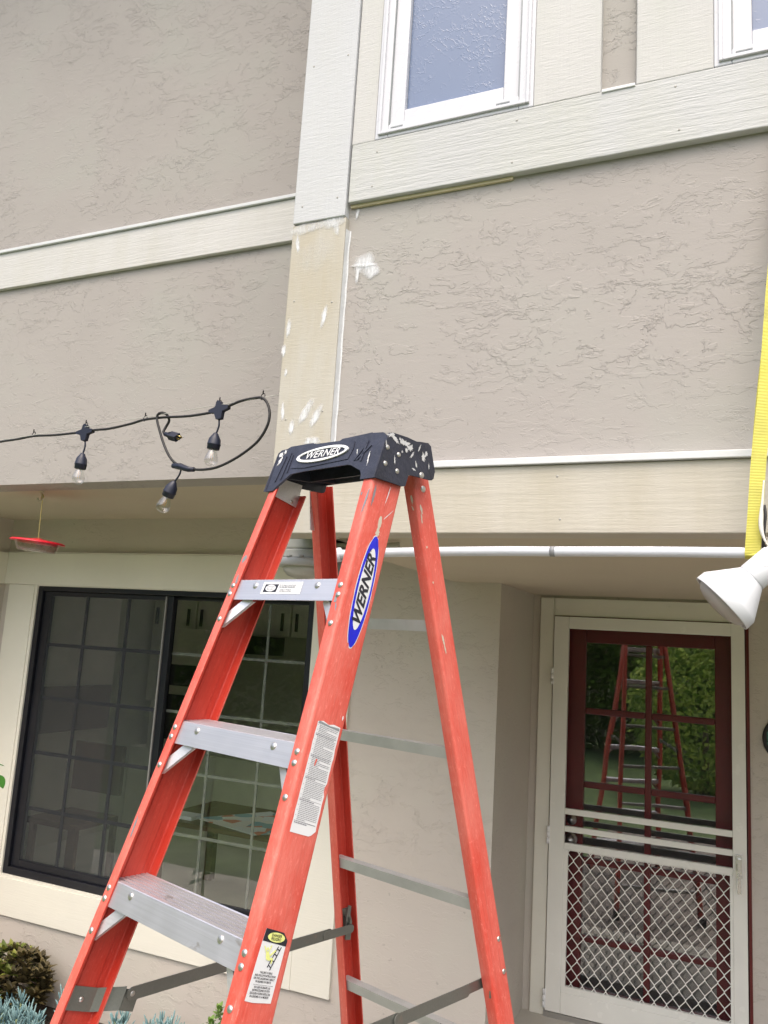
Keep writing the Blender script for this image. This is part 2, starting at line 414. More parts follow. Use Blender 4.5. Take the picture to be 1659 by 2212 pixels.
def frame(o, x, y, z):
    """matrix with given axes and origin"""
    return Matrix(((x[0], y[0], z[0], o[0]), (x[1], y[1], z[1], o[1]), (x[2], y[2], z[2], o[2]), (0, 0, 0, 1)))
def axis_frame(o, d):
    d = Vector(d).normalized(); x = d.orthogonal().normalized(); return frame(o, x, d.cross(x), d)

# ------------------------------------------------------------------ the ground
struct('ground', MB().box(-60, 60, -60, 3.2, -.4, 0).box(-60, -5.2, 3.2, 60, -.4, 0).box(-1.15, 60, 3.2, 60, -.4, 0).box(-5.2, -1.15, 3.96, 60, -.4, 0), 'lawn')
struct('patio', MB().box(-1.5, 4.5, -1.2, 3.2, -.1, .012), 'paver')
struct('bounce_path', MB().box(-7.5, -1.5, 1.75, 3.2, -.1, .010), 'concrete')  # unseen pale slab added to bounce light up to the left soffit
struct('garden_bed', MB().box(-5.2, -1.15, 3.2, 3.96, -.5, -.15), 'soil')
struct('porch_floor', MB().box(-1.15, 4.5, 3.2, 4.62, -.1, .16), 'concrete')

# ------------------------------------------------------------------ the house
YB, YS, YL, YW, YD = 2.155, 2.180, 2.883, 3.92, 4.62
XC = -1.345; ZC = 2.348; ZS = 2.687; TOP = 7.4; XR = 4.2
house = empty('house', (-1.5, 3.9, 0), 'two storey stucco house with off-white board trim, a covered entry and vinyl windows', 'house')
def H(name, mb, mat, bevel=0, label=None): return mb.obj(name, mat, house, bevel, label)
# upper right box: stucco panel between the beam and the sill board, then everything above the windows
WZ0, WZ1 = 3.627, 4.95
mb = MB(); mb.box(XC, XR, YS, YS + .14, 2.50, 3.50)
H('stucco_wall', mb, 'stucco', label='textured greige stucco panel between the sill board and the long beam')
mb = MB(); mb.box(-.52, -.06 - .10, YS, YS + .14, 3.50, WZ1 + .1)
mb.box(XC, XR, YS, YS + .14, WZ1 + .14, TOP); mb.box(XC, -1.085, YS, YS + .14, 3.50, WZ1 + .14); mb.box(.57, XR, YS, YS + .14, 3.50, WZ1 + .14)
mb.box(XC, XC + .1, YS + .14, YL, ZC, TOP)
H('stucco_wall', mb, 'stucco', label='greige stucco of the upper storey around the windows')
# left facade
mb = MB(); mb.box(-5.6, XC, YL, YL + .16, ZS, TOP)
H('stucco_wall', mb, 'stucco', label='textured greige stucco of the set-back left wall')
# lower walls
mb = MB()
mb.box(-4.62, -4.188, YW, YW + .12, -.3, ZS); mb.box(-2.13, -1.10, YW, YW + .12, -.3, ZS)
mb.box(-4.188, -2.13, YW, YW + .12, -.3, .50); mb.box(-4.188, -2.13, YW, YW + .12, 2.257, ZS)
mb.box(-4.62, -4.47, YL + .16, YW, 0, ZS); mb.box(-5.6, -4.47, YL, YL + .16, 0, ZS)
H('stucco_wall', mb, 'stucco_smooth', label='stucco wall of the lower storey around the large window')
H('stucco_wall', MB().box(-1.30, -1.10, YW + .12, YD + .12, 0, ZC + .02), 'stucco_smooth', label='shaded side wall of the door recess')
mb = MB(); mb.box(.02, XR, YD, YD + .12, 0, ZC + .02); mb.box(-1.10, -.985, YD, YD + .12, 0, ZC + .02); mb.box(-.985, .02, YD, YD + .12, 2.24, ZC + .02)
H('stucco_wall', mb, 'stucco_smooth', label='smooth stucco beside the screen door')
# soffits and ceilings
H('soffit', MB().box(-5.6, XC, YL + .16, YW, ZS, ZS + .1), 'soffit_paint', label='shaded soffit over the large window')
H('porch_ceiling', MB().box(XC + .02, XR, YB + .10, YD + .12, ZC, ZC + .06), 'soffit_paint', label='shaded ceiling of the entry porch')
H('dropped_box', MB().box(XC, XC + .02, YB + .10, YW, ZC + .001, ZS), 'soffit_paint')
# trim boards
H('corner_board', MB().box(-1.362, -1.169, YB - .006, YS + .1, 3.372, TOP - .05), 'board_new', .003, 'white primed upper length of the corner board')
H('corner_board', MB().box(-1.364, -1.166, YB, YS + .1, 2.333, 3.369), 'board_old', .003, 'tan weathered lower length of the corner board with white paint dabs')
H('sill_board', MB().box(-1.163, XR, YB, YS + .05, 3.418, 3.622), 'board', .003, 'wide off-white sill board with wood grain under the upper windows')
H('wood_strip', MB().box(-1.160, -.62, YB + .016, YS + .01, 3.4075, 3.417), 'yellow_wood', 0, 'yellowish strip of bare wood under the sill board')
H('trim_board', MB().box(-1.166, -1.084, YB + .003, YS + .05, 3.624, WZ1 + .2), 'board_v', .003, 'narrow vertical board left of the upper window')
H('trim_board', MB().box(-.562, -.365, YB + .002, YS + .05, 3.624, WZ1 + .2), 'board_v', .003, 'vertical board right of the upper window')
H('trim_board', MB().box(-.266, -.061, YB + .002, YS + .05, 3.624, WZ1 + .2), 'board_v', .003, 'vertical board left of the cut-off upper window')
H('trim_board', MB().box(-.365, -.266, YS + .045, YS + .06, 3.624, WZ1 + .2), 'stucco_smooth', 0, 'narrow recessed stucco strip between two vertical boards')
H('trim_board', MB().box(.521, .72, YB + .002, YS + .05, 3.624, WZ1 + .2), 'board_v', .003)
H('recess_sill', MB().box(-.361, -.268, YB - .004, YS + .04, 3.617, 3.6275), 'primer', .002, 'small white ledge under the narrow stucco strip')
H('trim_board', MB().box(-1.17, XR, YB, YS + .05, WZ1 + .2, WZ1 + .4), 'board', .003)
H('beam', MB().box(-1.1655, XR, YB, YB + .10, 2.333, 2.523), 'beam', .004, 'long cream beam over the entry with faint water stains')
H('flashing', MB().box(-1.165, XR, YB - .012, YS + .01, 2.5235, 2.543), 'primer', .002, 'thin white flashing strip on top of the beam')
H('trim_band', MB().box(-5.6, XC - .002, YL - .022, YL + .01, 3.747, 3.948), 'board_band', .003, 'white horizontal band across the left wall')
H('flashing', MB().box(-5.6, XC - .002, YL - .034, YL + .01, 3.9495, 3.967), 'primer', .003, 'white flashing strip above the band on the left wall')
for i, (x, z) in enumerate([(-1.08, 3.46), (-1.07, 3.58), (-.62, 3.452), (-.61, 3.588), (-.15, 3.455), (-.16, 3.59), (-.98, 2.375), (-.97, 2.485), (-.45, 2.372), (-.46, 2.49), (-1.33, 3.43), (-1.20, 3.44), (-1.335, 3.10), (-1.195, 3.08), (-1.33, 2.70), (-1.20, 2.72), (-1.33, 3.95), (-1.20, 3.96)]):
    yy = YB + (.0005 if z < 3.37 or x > -1.16 else -.0055)
    H('nail_head', MB().lathe([(.0036, 0), (.0034, .0012), (.0005, .0010)], 10, T=axis_frame((x, yy, z), (0, -1, 0))), 'nail')
# caulk bead beside the corner board
mb = MB(); n = 46
for i in range(n):
    z0 = 2.545 + i * (3.33 - 2.545) / n; z1 = z0 + (3.33 - 2.545) / n
    w0 = .003 + .004 * mnoise.noise(Vector((0, 0, z0 * 14))); w1 = .003 + .004 * mnoise.noise(Vector((0, 0, z1 * 14)))
    mb.add([(-1.1655, YB + .004, z0), (-1.1655, YB + .004, z1), (-1.1655 + w1, YS - .002, z1), (-1.1655 + w0, YS - .002, z0), (-1.1655 + w1 + .005, YS - .0008, z1), (-1.1655 + w0 + .005, YS - .0008, z0)], [(0, 3, 2, 1), (3, 5, 4, 2)])
H('caulk_bead', mb, 'primer')
def smear(cx, cz, w_, h_, rot=0, y=YB - .0012, seed=0, dens=1.0):
    n = 26; V = [(cx, y, cz)]; K = [1.0 * dens]; W = WM[house.name].inverted()
    for q, kk in ((.45, .95), (.75, .55), (1.0, 0.0)):
        for i in range(n):
            a = 2 * math.pi * i / n; rr = q * (1 + .35 * mnoise.noise(Vector((math.cos(a) * 1.6, math.sin(a) * 1.6, seed))))
            x, z = math.cos(a) * w_ / 2 * rr, math.sin(a) * h_ / 2 * rr
            V.append((cx + x * math.cos(rot) - z * math.sin(rot), y, cz + x * math.sin(rot) + z * math.cos(rot))); K.append(kk * dens)
    F = [(0, 1 + i, 1 + (i + 1) % n) for i in range(n)] + [(1 + r_ * n + i, 1 + (r_ + 1) * n + i, 1 + (r_ + 1) * n + (i + 1) % n, 1 + r_ * n + (i + 1) % n) for r_ in range(2) for i in range(n)]
    me = bpy.data.meshes.new('paint_smear'); me.from_pydata([tuple(W @ Vector(v)) for v in V], [], F); me.materials.append(M['smear'])
    at = me.attributes.new('cover', 'FLOAT', 'POINT')
    for i, k_ in enumerate(K): at.data[i].value = k_
    o = bpy.data.objects.new('paint_smear', me); COL.objects.link(o); o.parent = house
def bd(px, py):  # measured on the photo of the board -> metres on the board
    return (-1.362 + (px - (222 - (py - 305) * .0776)) * .000415, 3.37 - (py - 305) * .000396)
for i, (px, py, ww, hh, ro) in enumerate([(265, 480, 44, 160, .15), (610, 390, 60, 140, .2), (500, 1150, 55, 200, -.15), (185, 1220, 44, 180, -.05), (145, 1410, 44, 130, 0), (165, 1600, 30, 80, 0), (140, 1935, 40, 150, .05), (345, 1940, 80, 220, -.5), (432, 1985, 65, 220, -.5), (222, 2065, 55, 140, -.05), (400, 2190, 160, 80, 0)]):
    x, z = bd(px, py); smear(x, z, ww * .000415, hh * .0004, ro, YB - .0012 - i * .00005, seed=i * 3.1)
for i, (px, py, ww, hh, d) in enumerate([(330, 350, 280, 110, .6), (590, 330, 240, 130, .7), (460, 340, 260, 80, .5), (420, 600, 380, 300, .18)]):
    x, z = bd(px, py); smear(x, z, ww * .000415, hh * .0004, .1, YB - .0022 - i * .00005, i * 7.7, d)
for i, (px, py, ww, hh, ro) in enumerate([(800, 690, 210, 190, -.5), (860, 760, 150, 140, -.3), (740, 240, 32, 110, -.1), (735, 770, 36, 190, 0), (790, 700, 260, 30, -.08)]):
    x, z = bd(px, py); smear(x + .012, z - .01, ww * .000415, hh * .0004, ro, YS - .0022 - i * .0006, i * 5.3, .9)
# roof, with an unseen opening added to let daylight into the kitchen
mb = MB()
def rz_(y): return TOP + (y - YB + .40) * .263
for (y0, y1, x0, x1) in ((YB - .40, 5.2, -6.2, 5), (6.6, 9.5, -6.2, 5), (5.2, 6.6, -6.2, -5.3), (5.2, 6.6, -1.5, 5)):
    mb.prism([(y0, rz_(y0)), (y0, rz_(y0) + .14), (y1, rz_(y1) + .14), (y1, rz_(y1))], 'x', x0, x1)
mb.box(-5.6, XR, 7.8, 7.95, 0, TOP + 1.6)
H('roof', mb, 'roof')
H('stucco_wall', MB().box(-5.62, -5.5, YL + .2, 7.8, 0, TOP), 'stucco_smooth', label='left end wall of the house')
H('stucco_wall', MB().box(XR, XR + .1, YB + .1, 7.8, 0, TOP + .1), 'stucco_smooth', label='right end wall of the house')

# --- upper vinyl windows
def vinyl_window(x0, x1, z0, z1, lab):
    fy = YS - .022
    wv = MB()
    def ring(mb, a, b, c, d, wd, y0, y1, mi=0):
        mb.box(a, a + wd, y0, y1, c, d, mi); mb.box(b - wd, b, y0, y1, c, d, mi)
        mb.box(a + wd, b - wd, y0, y1, c, c + wd, mi); mb.box(a + wd, b - wd, y0, y1, d - wd, d, mi)
    ring(wv, x0, x1, z0, z1, .045, fy, fy + .07)
    win = H('window', wv, 'vinyl', .003, lab)
    s_ = MB(); ring(s_, x0 + .012, x1 - .012, z0 + .012, z1 - .012, .010, fy - .008, fy + .01)
    s_.obj('frame_lip', 'vinyl', win, .002)
    s_ = MB(); ring(s_, x0 + .046, x1 - .046, z0 + .043, z1 - .043, .050, fy + .008, fy + .05)
    s_.obj('sash', 'vinyl', win, .0025)
    s_ = MB(); ring(s_, x0 + .0445, x1 - .0445, z0 + .0415, z1 - .0415, .003, fy + .001, fy + .009)
    s_.obj('sash_gap', 'gasket', win)
    s_ = MB()
    for xx in (x0 + .055, x1 - .115): s_.box(xx, xx + .042, fy - .0015, fy + .004, z0 + .030, z0 + .034)
    objs(s_, 'weep_slot', 'gasket', win)
    MB().box(x0 + .097, x1 - .097, fy + .026, fy + .034, z0 + .094, z1 - .094).obj('glass', 'obscure', win)
    return win
vinyl_window(-1.0835, -.5625, WZ0 - .001, WZ1 + .195, 'white vinyl window with obscure glass, its sky reflection painted blue, over the sill board')
vinyl_window(-.0605, .52, WZ0 - .001, WZ1 + .195, 'white vinyl window cut off by the upper right corner')

# --- large black framed window
CY = YW - .022
wf = MB()
wx0, wx1, wz0, wz1 = -4.165, -2.135, .500, 2.253
def ringb(mb, a, b, c, d, wl, wr, wb, wt, y0, y1, mi=0):
    mb.box(a, a + wl, y0, y1, c, d, mi); mb.box(b - wr, b, y0, y1, c, d, mi)
    mb.box(a + wl, b - wr, y0, y1, c, c + wb, mi); mb.box(a + wl, b - wr, y0, y1, d - wt, d, mi)
ringb(wf, wx0, wx1, wz0, wz1, .038, .038, .045, .030, YW - .004, YW + .075)
win = H('window', wf, 'black_alu', .003, 'large black framed sliding window with grille bars under the soffit')
mb = MB(); ringb(mb, wx0 + .04, -3.10, wz0 + .045, wz1 - .031, .062, .045, .042, .028, YW + .016, YW + .045)
mb.obj('sash', 'black_alu', win, .003, 'left sliding sash of the black window')
mb = MB(); ringb(mb, -3.150, wx1 - .039, wz0 + .045, wz1 - .031, .04, .02, .03, .02, YW + .047, YW + .072)
mb.obj('sash', 'black_alu', win, .003, 'right sash of the black window')
MB().box(-3.152, -3.142, YW + .006, YW + .0155, wz0 + .05, wz1 - .035).obj('pull_strip', 'muntin', win)
zb = (1.886, 1.555, 1.222, .888)
mb = MB()
for x in (-3.778, -3.447): mb.box(x - .011, x + .011, YW + .034, YW + .039, wz0 + .08, wz1 - .05)
for z in zb: mb.box(wx0 + .1, -3.145, YW + .0345, YW + .0385, z - .011, z + .011)
mb.obj('grille_bars', 'black_alu', win)
mb = MB()
for x in (-2.788, -2.455): mb.box(x - .008, x + .008, YW + .061, YW + .066, wz0 + .07, wz1 - .05)
for z in zb: mb.box(-3.11, wx1 - .055, YW + .0615, YW + .0655, z - .008, z + .008)
mb.obj('grille_bars', 'muntin', win)
MB().box(wx0 + .095, -3.14, YW + .040, YW + .043, wz0 + .085, wz1 - .055).obj('glass', 'glass', win)
MB().box(-3.112, wx1 - .055, YW + .054, YW + .057, wz0 + .072, wz1 - .048).obj('glass', 'glass', win)
MB().quadpts([(wx0 + .10, YW + .020, wz0 + .09), (-3.145, YW + .020, wz0 + .09), (-3.145, YW + .020, wz1 - .06), (wx0 + .10, YW + .020, wz1 - .06)]).obj('insect_screen', 'screen', win)
H('window_casing', MB().box(-4.468, -1.887, CY, YW + .01, 2.259, 2.463), 'casing', .003, 'cream head board over the black window')
H('window_casing', MB().box(-4.411, -4.188, CY + .002, YW + .01, .27, 2.2575), 'casing', .003, 'cream side board left of the black window')
H('window_casing', MB().box(-2.112, -1.889, CY + .002, YW + .01, .273, 2.2575), 'casing', .003, 'cream side board right of the black window')
H('window_casing', MB().box(-4.187, -2.1135, CY + .003, YW + .01, .27, .484), 'casing', .003, 'cream board under the black window')
H('drip_ledge', MB().box(-4.468, -1.887, CY - .004, YW + .01, 2.4645, 2.470), 'casing', .001)
mb = MB(); ringb(mb, -4.187, -2.1125, .4845, 2.2585, .021, .021, .015, .005, CY + .008, YW + .03); H('window_stop', mb, 'casing', .001)
H('side_band', MB().box(-4.4695, -4.449, YL + .17, CY - .001, 2.259, 2.463), 'casing', .003, 'cream board carried round the inner corner')

# --- the doorway
DY = YD - .02
H('door_casing', MB().box(-1.056, -.979, DY, YD + .01, .16, 2.333), 'casing', .004, 'cream casing left of the screen door')
H('door_casing', MB().box(-.978, .016, DY + .001, YD + .01, 2.234, 2.333), 'casing', .004, 'cream head casing over the screen door')
SY = YD - .035
sd0, sd1, sz0, sz1 = -.973, .000, .19, 2.229
mb = MB()
mb.box(sd0, -.892, SY, SY + .03, sz0, sz1); mb.box(-.064, sd1, SY, SY + .03, sz0, sz1)
mb.box(-.892, -.064, SY + .001, SY + .029, 2.163, sz1); mb.box(-.892, -.064, SY + .001, SY + .029, sz0, .293)
sdoor = H('screen_door', mb, 'door_white', .003, 'off-white security screen door with diamond grille')
mb = MB()
for a, b in ((1.177, 1.207), (1.088, 1.117), (.998, 1.031)): mb.box(-.8915, -.0645, SY + .002, SY + .024, a, b)
mb.box(-.8915, -.0645, SY + .003, SY + .026, .293, .323)
objs(mb, 'cross_bar', 'door_white', sdoor, .002)
MB().box(-.8915, -.0645, SY + .012, SY + .02, .194, .292).obj('kick_panel', 'door_grey', sdoor)
mb = MB(); ringb(mb, -.8918, -.0642, .3235, .9975, .022, .014, .003, .003, SY + .0025, SY + .022)
mb.obj('grille_frame', 'door_white', sdoor, .001)
mb = MB(); gx0, gx1, gz0, gz1 = -.870, -.078, .3265, .9945; cw, ch = .0587, .0752
def seg(a, b, w_=.0019):
    (x0, z0), (x1, z1) = a, b
    # clip to the opening
    def cl(p, q):
        t0, t1 = 0, 1; dx, dz = q[0] - p[0], q[1] - p[1]
        for pp, qq in ((-dx, p[0] - gx0), (dx, gx1 - p[0]), (-dz, p[1] - gz0), (dz, gz1 - p[1])):
            if abs(pp) < 1e-9:
                if qq < 0: return None
            else:
                r_ = qq / pp
                if pp < 0: t0 = max(t0, r_)
                else: t1 = min(t1, r_)
        return None if t0 >= t1 - 1e-3 else ((p[0] + dx * t0, p[1] + dz * t0), (p[0] + dx * t1, p[1] + dz * t1))
    c_ = cl(a, b)
    if not c_: return
    (x0, z0), (x1, z1) = c_; d = Vector((x1 - x0, z1 - z0)); l_ = d.length
    if l_ < .002: return
    d /= l_; nx, nz = -d.y * w_, d.x * w_
    ex, ez = d.x * .0012, d.y * .0012
    mb.prism([(x0 - ex + nx, z0 - ez + nz), (x0 - ex - nx, z0 - ez - nz), (x1 + ex - nx, z1 + ez - nz), (x1 + ex + nx, z1 + ez + nz)], 'y', SY + .006 + random.random() * .0006, SY + .010)
for i in range(-1, 16):
    for j in range(-1, 21):
        if (i + j) % 2: continue
        cx, cz = gx0 + .006 + i * cw / 2 * 2 / 1 * .5 * 2, 0
for i in range(-2, 30):
    for j in range(-2, 21):
        if (i + j) % 2: continue
        x = gx0 + i * cw / 2; z = gz1 - .012 - j * ch / 2
        seg((x, z + .0048), (x, z - .0048), .0030)                       # the welded node
        for sx in (-1, 1):
            p0 = (x + sx * .0012, z - .0042); p3 = (x + sx * (cw / 2 - .0012), z - ch / 2 + .0042)
            seg(p0, p3)
mb.obj('diamond_grille', 'door_white', sdoor)
MB().quadpts([(-.891, SY + .0275, .32), (-.065, SY + .0275, .32), (-.065, SY + .0275, 2.162), (-.891, SY + .0275, 2.162)]).obj('insect_screen', 'door_screen', sdoor)
mb = MB(); mb.box(-.052, -.022, SY - .010, SY, .99, 1.102); mb.obj('handle_plate', 'hw', sdoor, .003)
mb = MB(); mb.box(-.044, -.026, SY - .034, SY - .024, .925, 1.085); mb.box(-.043, -.027, SY - .03, SY - .004, 1.06, 1.084); mb.box(-.046, -.030, SY - .0105, SY - .008, 1.02, 1.06, 0)
mb.obj('handle', 'hw', sdoor, .003)
mb = MB(); mb.box(-.046, -.028, SY - .0125, SY - .0105, 1.028, 1.058); mb.obj('latch', 'gap', sdoor)
for z in (1.899, 1.061, .250):
    mb = MB()
    for k in range(3): mb.tube([(-.978, SY - .006, z - .045 + k * .031), (-.978, SY - .006, z - .045 + k * .031 + .029)], .0055, 10)
    mb.box(-.978, -.968, SY - .003, SY + .0005, z - .045, z + .045)
    mb.obj('hinge', 'door_grey', sdoor)
H('door_gap', MB().box(-.9785, .0085, YD - .012, YD - .006, .19, 2.2335), 'gap')  if False else None
H('door_threshold', MB().box(-.98, .02, YD - .03, YD + .15, .1595, .186), 'steel')
# the dark red glazed door behind it
RY = YD + .062
mb = MB()
cols = ((-.812, -.494), (-.460, -.145)); zr = [2.093]; rows = []
for k in range(5): rows.append((2.093 - k * .394 - .358, 2.093 - k * .394))
rows = [(1.736, 2.093), (1.344, 1.702), (.952, 1.310), (.560, .918), (.30, .526)]
mb.box(-.965, -.812, RY, RY + .04, .19, 2.225); mb.box(-.145, .005, RY, RY + .04, .19, 2.225)
mb.box(-.812, -.145, RY, RY + .04, 2.093, 2.225); mb.box(-.812, -.145, RY, RY + .04, .19, .30)
rd = H('entry_door', mb, 'red_door', .004, 'dark red entry door with divided glass panes behind the screen door')
mb = MB(); mb.box(-.494, -.460, RY + .003, RY + .038, .30, 2.093)
for (a, b), (c, d) in zip(rows[:-1], rows[1:]):
    for x0, x1 in cols: mb.box(x0, x1, RY + .004, RY + .037, d, a)
mb.obj('muntins', 'red_door', rd, .007)
for x0, x1 in cols:
    for a, b in rows: MB().box(x0, x1, RY + .018, RY + .022, a, b).obj('pane', 'door_glass', rd)
for z, r_ in ((1.137, .020), (1.036, .026)):
    mb = MB(); T = axis_frame((-.872, RY, z), (0, -1, 0)); mb.lathe([(0, .0), (r_ + .008, 0), (r_ + .006, .008), (r_ * .5, .010), (r_ * .5, .028 if z < 1.1 else .012), (r_ * (1.0 if z < 1.1 else .6), .034 if z < 1.1 else .014), (r_ * .9 if z < 1.1 else .01, .05 if z < 1.1 else .018), (0, .056 if z < 1.1 else .02)], 20, T=T)
    mb.obj('door_knob' if z < 1.1 else 'deadbolt', 'steel', rd)
H('door_frame', (lambda q: (ringb(q, -.9845, .0195, .187, 2.2395, .019, .014, .002, .012, YD - .004, YD + .11), q)[1])(MB()), 'red_door')

# --- rooms behind the glass
mb = MB()
mb.box(-5.4, -1.3, 7.0, 7.1, 0, 2.6); mb.box(-5.45, -5.35, YW + .12, 7.0, 0, 2.6); mb.box(-1.3, -1.2, YW + .72, 7.0, 0, 2.6)
mb.box(-5.4, -1.3, YW + .12, 5.2, 2.55, 2.65); mb.box(-5.4, -1.3, YW + .12, 7.0, .1, .2)  # ceiling stops short so the added roof opening lights the room
H('interior_wall', mb, 'room')
mb = MB(); mb.box(-1.2, 2.0, 7.0, 7.1, 0, 2.6); mb.box(1.9, 2.0, YD + .12, 7.0, 0, 2.6); mb.box(-1.2, 1.9, YD + .12, 7.0, 2.5, 2.6); mb.box(-1.2, 1.9, YD + .12, 7.0, .1, .17)
H('interior_wall', mb, 'room')

# ------------------------------------------------------------------ kitchen things seen through the window
k = empty('kitchen_cabinet', (-4.0, 6.7, .2), 'pale kitchen wall cabinets seen dimly through the left sash', 'cabinet')
mb = MB()
for i in range(6):
    x = -5.3 + i * .52; mb.box(x, x + .50, 6.45, 6.98, 1.35 if i in (0, 4) else 2.03, 2.54)
mb.obj('cupboard', 'cab', k, .006)
mb = MB()
for i in range(6):
    x = -5.3 + i * .52
    for q in (.05, .42): mb.box(x + q, x + q + .015, 6.42, 6.4495, 2.08, 2.24)
objs(mb, 'handle', 'dark', k)
mb = MB(); mb.box(-5.34, -2.2, 6.35, 6.98, .2, .93); mb.obj('base_cupboard', 'cab', k, .006)
k = empty('oven', (-4.8, 6.3, .2), 'dark wall oven behind the right window pane', 'oven')
MB().box(-5.06, -4.52, 6.24, 6.34, .95, 2.05).obj('oven_body', 'cab', k, .004)
MB().box(-5.00, -4.58, 6.225, 6.239, 1.05, 1.45).obj('oven_door', 'dark', k, .004)
MB().box(-5.00, -4.58, 6.225, 6.239, 1.53, 1.72).obj('control_panel', 'dark', k)
o = MB().box(-4.40, -3.78, 6.18, 6.42, 1.86, 2.02).obj('extractor_hood', 'dark', None, .004); tag(o, 'black extractor hood under the kitchen cabinets', 'hood')
o = MB().box(-5.345, -5.32, 5.15, 6.0, 1.12, 1.50).obj('dark_picture', 'dark', None, .004); tag(o, 'dark flat panel on the left kitchen wall behind the screened sash', 'panel')
k = empty('chair', (-4.45, 4.75, .2), 'dark dining chair behind the screened left sash', 'chair')
MB().box(-4.68, -4.22, 4.55, 4.98, .62, .66).obj('seat', 'woodf', k, .005)
MB().box(-4.68, -4.22, 4.95, 4.99, .80, 1.15).obj('backrest', 'woodf', k, .005)
for x in (-4.66, -4.27):
    for y, zt in ((4.57, .6195), (4.95, 1.15)): MB().box(x, x + .04, y, y + .035, .2, zt if zt < 1 else .6195).obj('leg', 'woodf', k)
k = empty('dining_table', (-3.2, 5.1, .2), 'dark table with a patterned cloth just inside the window', 'table')
MB().box(-3.75, -2.6, 4.75, 5.5, .72, .75).obj('table_top', 'woodf', k)
for x in (-3.7, -2.66):
    for y in (4.8, 5.44): MB().box(x - .03, x + .03, y - .03, y + .03, .2, .7195).obj('leg', 'woodf', k)
o = MB().add([(-3.48, 4.9, .7525), (-2.9, 4.73, .7525), (-2.62, 5.15, .7525), (-3.2, 5.42, .7525), (-3.48, 4.9, .756), (-2.9, 4.73, .756), (-2.62, 5.15, .756), (-3.2, 5.42, .756)], [(0, 3, 2, 1), (4, 5, 6, 7), (0, 1, 5, 4), (1, 2, 6, 5), (2, 3, 7, 6), (3, 0, 4, 7)]).obj('table_cloth', 'cloth'); tag(o, 'patterned cloth lying on the table inside the window', 'cloth')
o = MB().box(-3.68, -3.46, 4.82, 4.95, .751, .775).obj('paper_stack', 'paper'); tag(o, 'stack of white papers on the table inside the window', 'papers')

# ------------------------------------------------------------------ step ladder
TH = -0.3276049639574459
LH = 2.13221; TA = math.tan(.316947694); TB = math.tan(.24399645); AF, AR = .316947694, .24399645
lad = empty('step_ladder', (-0.87432322, 1.46639465, 0), 'orange fibreglass stepladder with a black top cap standing open in front of the house', 'stepladder', rz=TH)
LW = WM[lad.name]
def lipF(s, z): return Vector((s * (.15543 + .0716 * (LH - z)), (z - LH) * TA, z))
def lipR(s, z): return Vector((-.036 + s * (.15969 + .0716 * (LH - z)), .29126 - (z - LH) * TB, z))
def rail_frame(lip, s, ang):
    O = lip(s, 0); d = (lip(s, 1) - O).normalized(); n_ = Vector((0, math.cos(ang), -math.sin(ang))); x = n_.cross(d)
    return frame(O, x, n_, d)
def channel(s, fl, dp, t=.0045, r=.007):
    def arc(cx, cy, a0, a1, rr, k=5): return [(cx + rr * math.cos(a0 + (a1 - a0) * i / k), cy + rr * math.sin(a0 + (a1 - a0) * i / k)) for i in range(k + 1)]
    out = [(0, .0008), (.0012, 0)] + arc(fl - r, r, -math.pi / 2, 0, r) + arc(fl - r, dp - r, 0, math.pi / 2, r) + [(.0012, dp), (0, dp - .0008)]
    ri = .0035
    inn = [(0, dp - t)] + arc(fl - t - ri, dp - t - ri, math.pi / 2, 0, ri) + [(fl - t, dp * .74), (fl - t - .0022, dp * .72), (fl - t - .0022, dp * .28), (fl - t, dp * .26)] + arc(fl - t - ri, t + ri, 0, -math.pi / 2, ri) + [(0, t)]
    return out, inn
def make_rail(name, lip, s, ang, fl, dp, z0, z1, lab):
    F = rail_frame(lip, s, ang)
    out, inn = channel(s, fl, dp); prof = out + inn; n = len(prof)
    L0 = z0 / F[2][2]; L1 = z1 / F[2][2]
    o = bpy.data.objects.new(name, None)
    mb = MB(); P_ = [((s * u), v) for u, v in prof]; no = len(out)
    vs = [(x, y, L0) for x, y in P_] + [(x, y, L1) for x, y in P_]
    for i in range(n):
        j = (i + 1) % n
        f = (i, j, n + j, n + i) if s > 0 else (j, i, n + i, n + j)
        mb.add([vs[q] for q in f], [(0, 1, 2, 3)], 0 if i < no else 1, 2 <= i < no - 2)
    # end caps: strip of quads between the outer and inner path
    m2 = len(inn)
    for L, fl_ in ((0, 0), (n, 1)):
        for i in range(no - 1):
            a, b = i, i + 1; c_ = no + min(m2 - 1, int((no - 1 - b) * (m2 - 1) / (no - 1) + .5)); d_ = no + min(m2 - 1, int((no - 1 - a) * (m2 - 1) / (no - 1) + .5))
            pts = [vs[L + a], vs[L + b], vs[L + c_], vs[L + d_]] if c_ != d_ else [vs[L + a], vs[L + b], vs[L + c_]]
            mb.add(pts, [tuple(range(len(pts)))], 0)
    me = bpy.data.meshes.new(name)
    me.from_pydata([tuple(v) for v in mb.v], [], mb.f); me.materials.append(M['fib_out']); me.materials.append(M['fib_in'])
    me.polygons.foreach_set('material_index', mb.mi); me.polygons.foreach_set('use_smooth', [False] * len(mb.f)); me.update()
    import bmesh
    bm = bmesh.new(); bm.from_mesh(me); bmesh.ops.remove_doubles(bm, verts=bm.verts, dist=1e-5); bmesh.ops.recalc_face_normals(bm, faces=bm.faces); bm.to_mesh(me); bm.free()
    me.polygons.foreach_set('use_smooth', [True] * len(me.polygons)); me.set_sharp_from_angle(angle=R(35))
    bpy.data.objects.remove(o)
    o = bpy.data.objects.new(name, me); COL.objects.link(o); o.parent = lad; o.matrix_parent_inverse = Matrix.Identity(4)
    o.matrix_basis = F; WM[o.name] = LW @ F; o['label'] = lab
    return o, F
FL, DP, RFL, RDP = .028, .088, .030, .058
RAIL = {}
